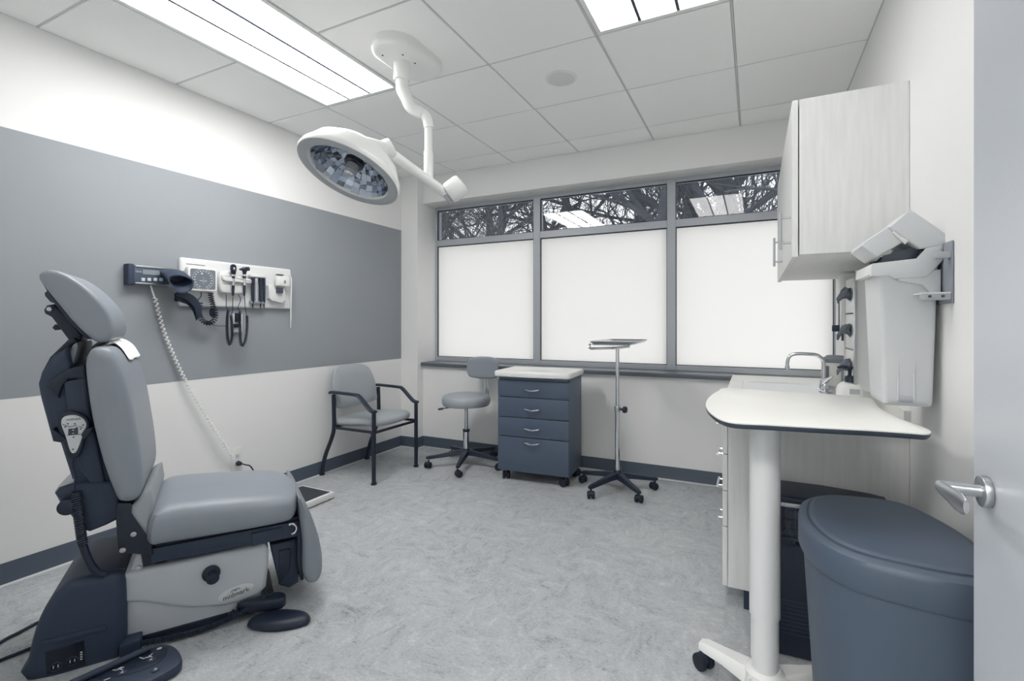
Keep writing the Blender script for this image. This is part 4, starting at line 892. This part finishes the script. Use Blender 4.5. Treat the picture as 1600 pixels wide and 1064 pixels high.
# sharps container on its wall bracket
bk = thing('sharps_bracket', 'grey metal wall bracket holding the sharps container', 'bracket', (XR, 1.80, 1.26))
onp(MB().box((XR-.006, 1.765, 1.255), (XR-.001, 2.06, 1.435), .002), 'wall_plate', 'print_grey', bk)
for z in (1.265, 1.385): onp(MB().box((XR-.075 if z < 1.3 else XR-.04, 1.768, z), (XR-.005, 1.79, z+.02), .004), 'arm', 'lamp_grey', bk)
onp(MB().box((XR-.075, 1.768, 1.283), (XR-.005, 2.05, 1.288), .002), 'shelf', 'plastic_cream', bk)
for x in (XR-.055, XR-.025): onp(MB().cyl((x, 1.768, 1.276), (x, 1.764, 1.276), .004, 10), 'rivet', 'ink', bk)
sh_ = thing('sharps_container', 'translucent white sharps bin with tilted open lid hanging on the right wall', 'sharps container', (.43, 1.96, .94))
BX0, BX1, BY0, BY1 = .352, XR-.012, 1.845, 2.075
def bring(i, z, r=.014): return rr3(BX0+i, BY0+i, BX1-i*.6, BY1-i, r, z)
onp(MB().loft([bring(.022, .94), bring(.017, .945), bring(.015, .96), bring(.002, 1.35), bring(.0, 1.375)]), 'body', 'frosty', sh_)
for x in (.405, .445): onp(MB().tube([(x, BY0+.013, .955), (x, BY0+.0115, 1.03), (x, BY0+.010, 1.09)], [.003, .003, .001], 6), 'rib', 'frosty', sh_)
onp(MB().box((.407, BY0+.009, .952), (.443, BY0+.02, .972), .004), 'grip_tab', 'lamp_grey', sh_)
rimo = [(.33, 1.345), (.335, 1.385), (.447, 1.395), (.47, 1.425), (.508, 1.43), (.508, 1.385), (.485, 1.355), (.47, 1.337), (.39, 1.335), (.378, 1.345)]
onp(MB().slab(rimo, rprof(1.83, 1.852, .004, 2), frame((1, 0, 0), (0, 0, 1), (0, 1, 0))), 'rim_flange', 'frosty', sh_)
onp(MB().slab([(.33, 1.352), (.335, 1.385), (.352, 1.388), (.352, 1.352)], rprof(1.853, 2.09, .003, 2), frame((1, 0, 0), (0, 0, 1), (0, 1, 0))), 'rim_lip', 'plastic_white', sh_)
onp(MB().slab([(.40, 1.33), (.46, 1.315), (.478, 1.29), (.505, 1.288), (.505, 1.36), (.41, 1.345)], rprof(1.836, 1.85, .003, 2), frame((1, 0, 0), (0, 0, 1), (0, 1, 0))), 'hook_plate', 'frosty', sh_)
# saw-toothed dark cradle and lids
teeth = [(.335, 1.375)]
for i in range(11):
    t = i/10; a = math.radians(150-118*t); c_ = Vector((.437, 1.365)); r = .088 if i % 2 else .080; teeth.append((c_.x+r*1.05*math.cos(a), c_.y+r*.8*math.sin(a)))
teeth += [(.505, 1.375)]
for y in (1.862, 2.055): onp(MB().slab(teeth, rprof(y, y+.006, .001, 1), frame((1, 0, 0), (0, 0, 1), (0, 1, 0))), 'toothed_guard', 'liner_dark', sh_, smooth=False)
onp(MB().box((.36, 1.866, 1.37), (.50, 2.056, 1.384)), 'drop_tray', 'liner_dark', sh_, smooth=False)
mb = MB().tube([(.43, 1.85, 1.385), (.455, 1.85, 1.425), (.475, 1.85, 1.42), (.47, 1.85, 1.388)], .003, 6).tube([(.452, 1.852, 1.388), (.46, 1.852, 1.42)], .003, 6)
onp(mb, 'hinge_spring', 'black_plastic', sh_)
def lidpiece(pts, y0, y1, name, m='frosty'): return onp(MB().slab([at_y(x, y, 1.84).xz for x, y in pts], rprof(y0, y1, .006, 3), frame((1, 0, 0), (0, 0, 1), (0, 1, 0))), name, m, sh_)
lidpiece([(1388, 355), (1408, 338), (1417, 329.5), (1424, 328), (1430, 331), (1466, 356), (1489, 373), (1489, 383), (1484, 396), (1468, 385), (1446, 388), (1437, 389), (1428, 383)], 1.84, 2.05, 'lid')
lidpiece([(1347, 384), (1349, 378), (1388, 353), (1407, 372), (1414, 377), (1372, 401), (1366, 398)], 1.846, 2.04, 'lid_flap')
lidpiece([(1393, 363), (1397, 361), (1420, 377), (1414, 382)], 1.834, 1.85, 'lid_hinge', 'plastic_white')

# ================================================================== mobile table, purifier, bin
TZ = .925
mt = thing('mobile_table', 'white kidney-shaped rolling table on a single pale column', 'table', (.03, 1.70, 0))
top = [at_z(x, y, TZ).to_2d() for x, y in ((1139, 606), (1122, 610.5), (1108, 620), (1102.5, 630), (1105, 639), (1113, 647), (1127, 655), (1150, 660), (1200, 662.5), (1280, 667), (1360, 671), (1420, 675), (1447, 677), (1455, 674.5), (1450, 670), (1430, 662.5), (1405, 653), (1385, 643.5), (1373, 635.5), (1367, 628), (1364, 624), (1352, 621), (1310, 617), (1240, 613))]
top = smooth_closed(top, 3); top = [p-Vector((.03, 1.70)) for p in top]
MB().slab(top, [(.006, TZ-.018), (.001, TZ-.012), (0, TZ-.006), (.0, TZ-.0045)]).build('edge_band', 'dark_edge', mt)
MB().slab(top, [(.0003, TZ-.0044), (.0003, TZ-.001), (.002, TZ)]).build('tabletop', 'white_laminate', mt)
def oval(a, b, z): return [(a*math.cos(2*PI*k/32), b*math.sin(2*PI*k/32), z) for k in range(32)]
MB().loft([oval(.0445, .05, .278), oval(.0445, .05, TZ-.03)]).build('outer_column', 'plastic_cream', mt)
MB().loft([oval(.0405, .045, .14), oval(.0405, .045, .30)]).build('middle_column', 'plastic_cream', mt)
MB().loft([oval(.0378, .042, .05), oval(.0378, .042, .15)]).build('inner_column', 'plastic_cream', mt)
MB().box((-.075, -.13, TZ-.035), (.075, .16, TZ-.018), .005).build('top_bracket', 'plastic_cream', mt)
def leg(a, L_, w0=.042):
    d = Vector((math.cos(a), math.sin(a), 0)); n = Vector((-d.y, d.x, 0)); R = []
    for t, w, z, h in ((0, w0, .075, .05), (.3, w0*.85, .078, .046), (.6, w0*.62, .084, .036), (.9, w0*.55, .088, .03), (1, w0*.42, .086, .022)):
        c = d*t*L_+Vector((0, 0, z)); R.append([c+n*w*k1+Vector((0, 0, h*k2)) for k1, k2 in ((1, -.5), (1, .2), (.7, .5), (-.7, .5), (-1, .2), (-1, -.5))])
    return MB().loft(R).build('base_leg', 'plastic_white', mt)
for a, L_, ca in ((math.radians(160), .21, 2.4), (math.radians(27), .20, 1.0), (math.radians(-35), .16, -1.9), (math.radians(262), .26, 3.0)):
    leg(a, L_); caster(mt, math.cos(a)*L_*.92, math.sin(a)*L_*.92, .028, ca)
MB().lathe([(.055, .05), (.062, .06), (.058, .1), (.045, .112)], 28).build('base_hub', 'plastic_white', mt)

ap = thing('air_purifier', 'black floor-standing air purifier with grille behind the grey bin', 'air purifier', (.23, 2.06, 0))
PX0, PX1, PY0, PY1, PH = .03, .43, 1.965, 2.17, .60
onp(MB().slab(rrect(PX0, PY0, PX1, PY1, .035), [(.01, 0), (0, .01), (0, .425), (.002, .43)]), 'body', 'black_plastic', ap)
onp(MB().slab(rrect(PX0+.006, PY0+.006, PX1-.006, PY1-.006, .033), [(0, .43), (0, .545)]), 'grille_core', 'black_gloss', ap)
pts = rrect(PX0+.002, PY0+.002, PX1-.002, PY1-.002, .034, 8)
onp(MB().slab([(PX0, 0), (PX1, 0), (PX1, .015), (PX1-.05, .022), ((PX0+PX1)/2, .03), (PX0+.05, .03), (PX0, .026)], rprof(PY0, PY1, .012, 3), frame((1, 0, 0), (0, 0, 1), (0, 1, 0), (0, 0, .545))), 'top_cap', 'black_plastic', ap)
onp(MB().box((PX0+.02, PY0-.003, .538), (PX0+.2, PY0+.004, .552), .001), 'trim_strip', 'brushed', ap)
for i in range(24):
    x = PX0+.03+i*(PX1-PX0-.06)/23; onp(MB().box((x-.002, PY0-.001, .432), (x+.002, PY0+.008, .54)), 'grille_bar', 'soft_dark', ap, smooth=False)
for z in (.455, .49, .525): onp(MB().box((PX0+.02, PY0+.001, z-.0015), (PX1-.02, PY0+.0075, z+.0015)), 'grille_rail', 'soft_dark', ap, smooth=False)
onp(MB().box((PX0+.012, PY0-.004, .40), (PX1-.012, PY0+.01, .43), .003), 'mid_band', 'black_plastic', ap)
onp(MB().box((PX0+.09, PY0-.006, .409), (PX0+.115, PY0, .421), .002), 'indicator', 'black_gloss', ap)
for i in range(9): onp(MB().box((PX0+.03, PY0-.003, .085+i*.0145), (PX1-.03, PY0+.004, .090+i*.0145)), 'louvre', 'soft_dark', ap, smooth=False)

bn = thing('waste_bin', 'large dark grey lidded waste bin standing beside the open door', 'waste bin', (.30, 1.42, 0))
LZ = .672
lo_ = [at_z(x, y, LZ).to_2d() for x, y in ((1247, 797), (1254, 778), (1287, 771), (1359, 777), (1423, 788))]+[Vector((.472, 1.60)), Vector((.49, 1.49)), Vector((.488, 1.38)), Vector((.462, 1.305)), Vector((.40, 1.272))]+[at_z(x, y, LZ).to_2d() for x, y in ((1399, 886), (1327, 866), (1279, 842), (1253, 816))]
lo_ = [p-Vector((.30, 1.42)) for p in smooth_closed(lo_, 4)]
def tap(p): 
    k = .80+.2*max(0, min(1, p.z/.64)); return (p.x*k+.012*(1-k)*5*.2, p.y*k, p.z)
bn_o = [p*.955 for p in lo_]
MB().slab(bn_o, [(.006, 0), (0, .008), (0, .22), (0, .44), (0, .645)], I4, tap).build('body', 'bin_plastic', bn)
MB().slab(lo_, [(.016, .585), (.004, .592), (0, .602), (0, .65), (.004, LZ-.008), (.014, LZ)]).build('rim', 'bin_plastic', bn)
MB().slab(lo_, [(.024, LZ-.002), (.0245, LZ+.004), (.030, LZ+.008), (.036, LZ+.009)]).build('lid', 'bin_plastic', bn)
MB().slab(lo_, [(.0185, LZ-.004), (.0195, LZ+.0007), (.0235, LZ+.0007)]).build('lid_gap', 'ink', bn)

# ================================================================== open door with lever
DX = .36
dr = struct(MB().box((DX, .225, .01), (DX+.044, 1.142, DH-.005), .002).build('door_1', 'door_paint', smooth=False))
hY, hZ = 1.078, .912
rs = MB().cyl((DX, hY, hZ), (DX-.012, hY, hZ), .0265, 32, bev=.002).build('handle_rose', 'brushed', dr)
MB().cyl((DX-.01, hY, hZ), (DX-.062, hY, hZ), .0105, 20).build('handle_neck', 'brushed', dr)
R = []
for t, w, h, dx in ((-.012, .008, .008, 0), (0, .011, .011, 0), (.015, .010, .012, -.001), (.04, .007, .014, -.002), (.07, .0055, .017, -.002), (.09, .005, .017, 0), (.103, .004, .011, .001)):
    c = Vector((DX-.062+dx, hY-t, hZ)); R.append([c+Vector((w*math.cos(a), 0, h*math.sin(a))) for a in [2*PI*i/16 for i in range(16)]])
MB().loft(R).build('handle_lever', 'brushed', dr)
for z in (.25, 1.0, 1.8): MB().cyl((DX+.046, .219, z), (DX+.046, .219, z+.09), .007, 10).build('hinge', 'brushed', dr)

# ================================================================== bare trees outside the clear panes
def tree(x, y, h, r, seed, label, lean=(0, 0), levels=5):
    rnd = random.Random(seed); V, Fc = [], []
    def seg(a, b, ra, rb, n):
        d = (b-a).normalized(); u = d.orthogonal().normalized(); w = d.cross(u); i0 = len(V)
        for p, q in ((a, ra), (b, rb)):
            for k in range(n): t = 2*PI*k/n; V.append(p+(u*math.cos(t)+w*math.sin(t))*q)
        for k in range(n): Fc.append((i0+k, i0+(k+1) % n, i0+n+(k+1) % n, i0+n+k))
    def grow(p, d, L_, r_, lv):
        n = 3 if lv < levels-1 else 5; rr0 = r_; kids = []
        for i in range(n):
            d2 = (d+Vector((rnd.uniform(-1, 1), rnd.uniform(-1, 1), rnd.uniform(-.5, .9)))*(.16 if lv == levels else .26)).normalized()
            q = p+d2*L_/n; r1 = rr0*.88; seg(p, q, rr0, r1, 7 if lv >= levels-1 else (5 if lv > 1 else 3)); p, d, rr0 = q, d2, r1
            if lv > 0 and (lv < levels or i > 0): kids.append((p.copy(), d.copy(), rr0))
        if lv == 0: return
        for p_, d_, r2 in kids+[(p, d, rr0)]*2:
            for _ in range(2 if lv > 2 else 1):
                ax = Vector((rnd.uniform(-1, 1), rnd.uniform(-1, 1), rnd.uniform(-.25, .8))).normalized(); nd = (d_*.55+ax*.8).normalized()
                grow(p_, nd, L_*rnd.uniform(.45, .72), max(.004, r2*rnd.uniform(.38, .58)), lv-1)
    def part(name, f):
        V.clear(); Fc.clear(); f(); me = bpy.data.meshes.new(name); me.from_pydata([tuple(v) for v in V], [], list(Fc)); me.materials.append(MATS['bark'])
        for p_ in me.polygons: p_.use_smooth = True
        o = bpy.data.objects.new(name, me); COL.objects.link(o); return o
    t = thing('bare_tree', label, 'tree', (x, y, -.5), 0, 'bare winter trees outside')
    state = {}
    def trunk():
        p, d, q = Vector((0, 0, 0)), Vector((lean[0], lean[1], 1)).normalized(), r; pts = []
        for i in range(5):
            d = (d+Vector((rnd.uniform(-.12, .12), rnd.uniform(-.12, .12), .15))).normalized(); e = p+d*h*.11; seg(p, e, q, q*.9, 9); p, q = e, q*.9; pts.append((p.copy(), d.copy(), q))
        state['pts'] = pts
    part('trunk', trunk).parent = t
    def crown():
        for i, (p, d, q) in enumerate(state['pts'][1:]):
            for _ in range(2):
                a = rnd.uniform(0, 2*PI); grow(p, (Vector((math.cos(a), math.sin(a)*.6, rnd.uniform(.15, .8)))).normalized(), h*rnd.uniform(.20, .30), q*rnd.uniform(.35, .6), levels-2)
        p, d, q = state['pts'][-1]; grow(p, d, h*.3, q, levels-1)
    c = part('branches', crown); c.parent = t; c['kind'] = 'stuff'
TR = [(-6.9, 9.2, 6.5, .13, 'slim bare tree outside the left clear pane', (0, 0)), (-4.9, 8.2, 6.8, .12, 'bare tree with spreading limbs outside the left and middle clear panes', (.25, 0)), (-1.7, 7.3, 7.0, .15, 'leaning bare tree outside between the middle and right clear panes', (.2, 0)), (.15, 8.3, 8.5, .23, 'thick dark bare trunk outside the right clear pane by the cabinet', (-.05, 0)), (-3.3, 10.5, 8.5, .14, 'bare tree further back outside the middle clear pane', (-.1, 0)), (-.9, 11.5, 9.5, .16, 'tall bare tree further back outside the right clear pane', (.1, 0)), (-7.6, 12.5, 9, .16, 'bare tree further back outside the left clear pane', (.05, 0)), (-5.6, 14, 10, .17, 'far bare tree outside behind the left window mullion', (0, 0)), (-10.0, 13.5, 10, .17, 'leftmost far bare tree outside the window', (.1, 0)), (-2.3, 15, 11, .17, 'farthest bare tree outside behind the right mullion', (0, 0)), (1.8, 12.5, 9, .17, 'rightmost bare tree outside hidden partly by the wall cabinet', (-.1, 0))]
for i, (x, y, h, r, lb, ln) in enumerate(TR): tree(x, y, h, r, 40+i, lb, ln)
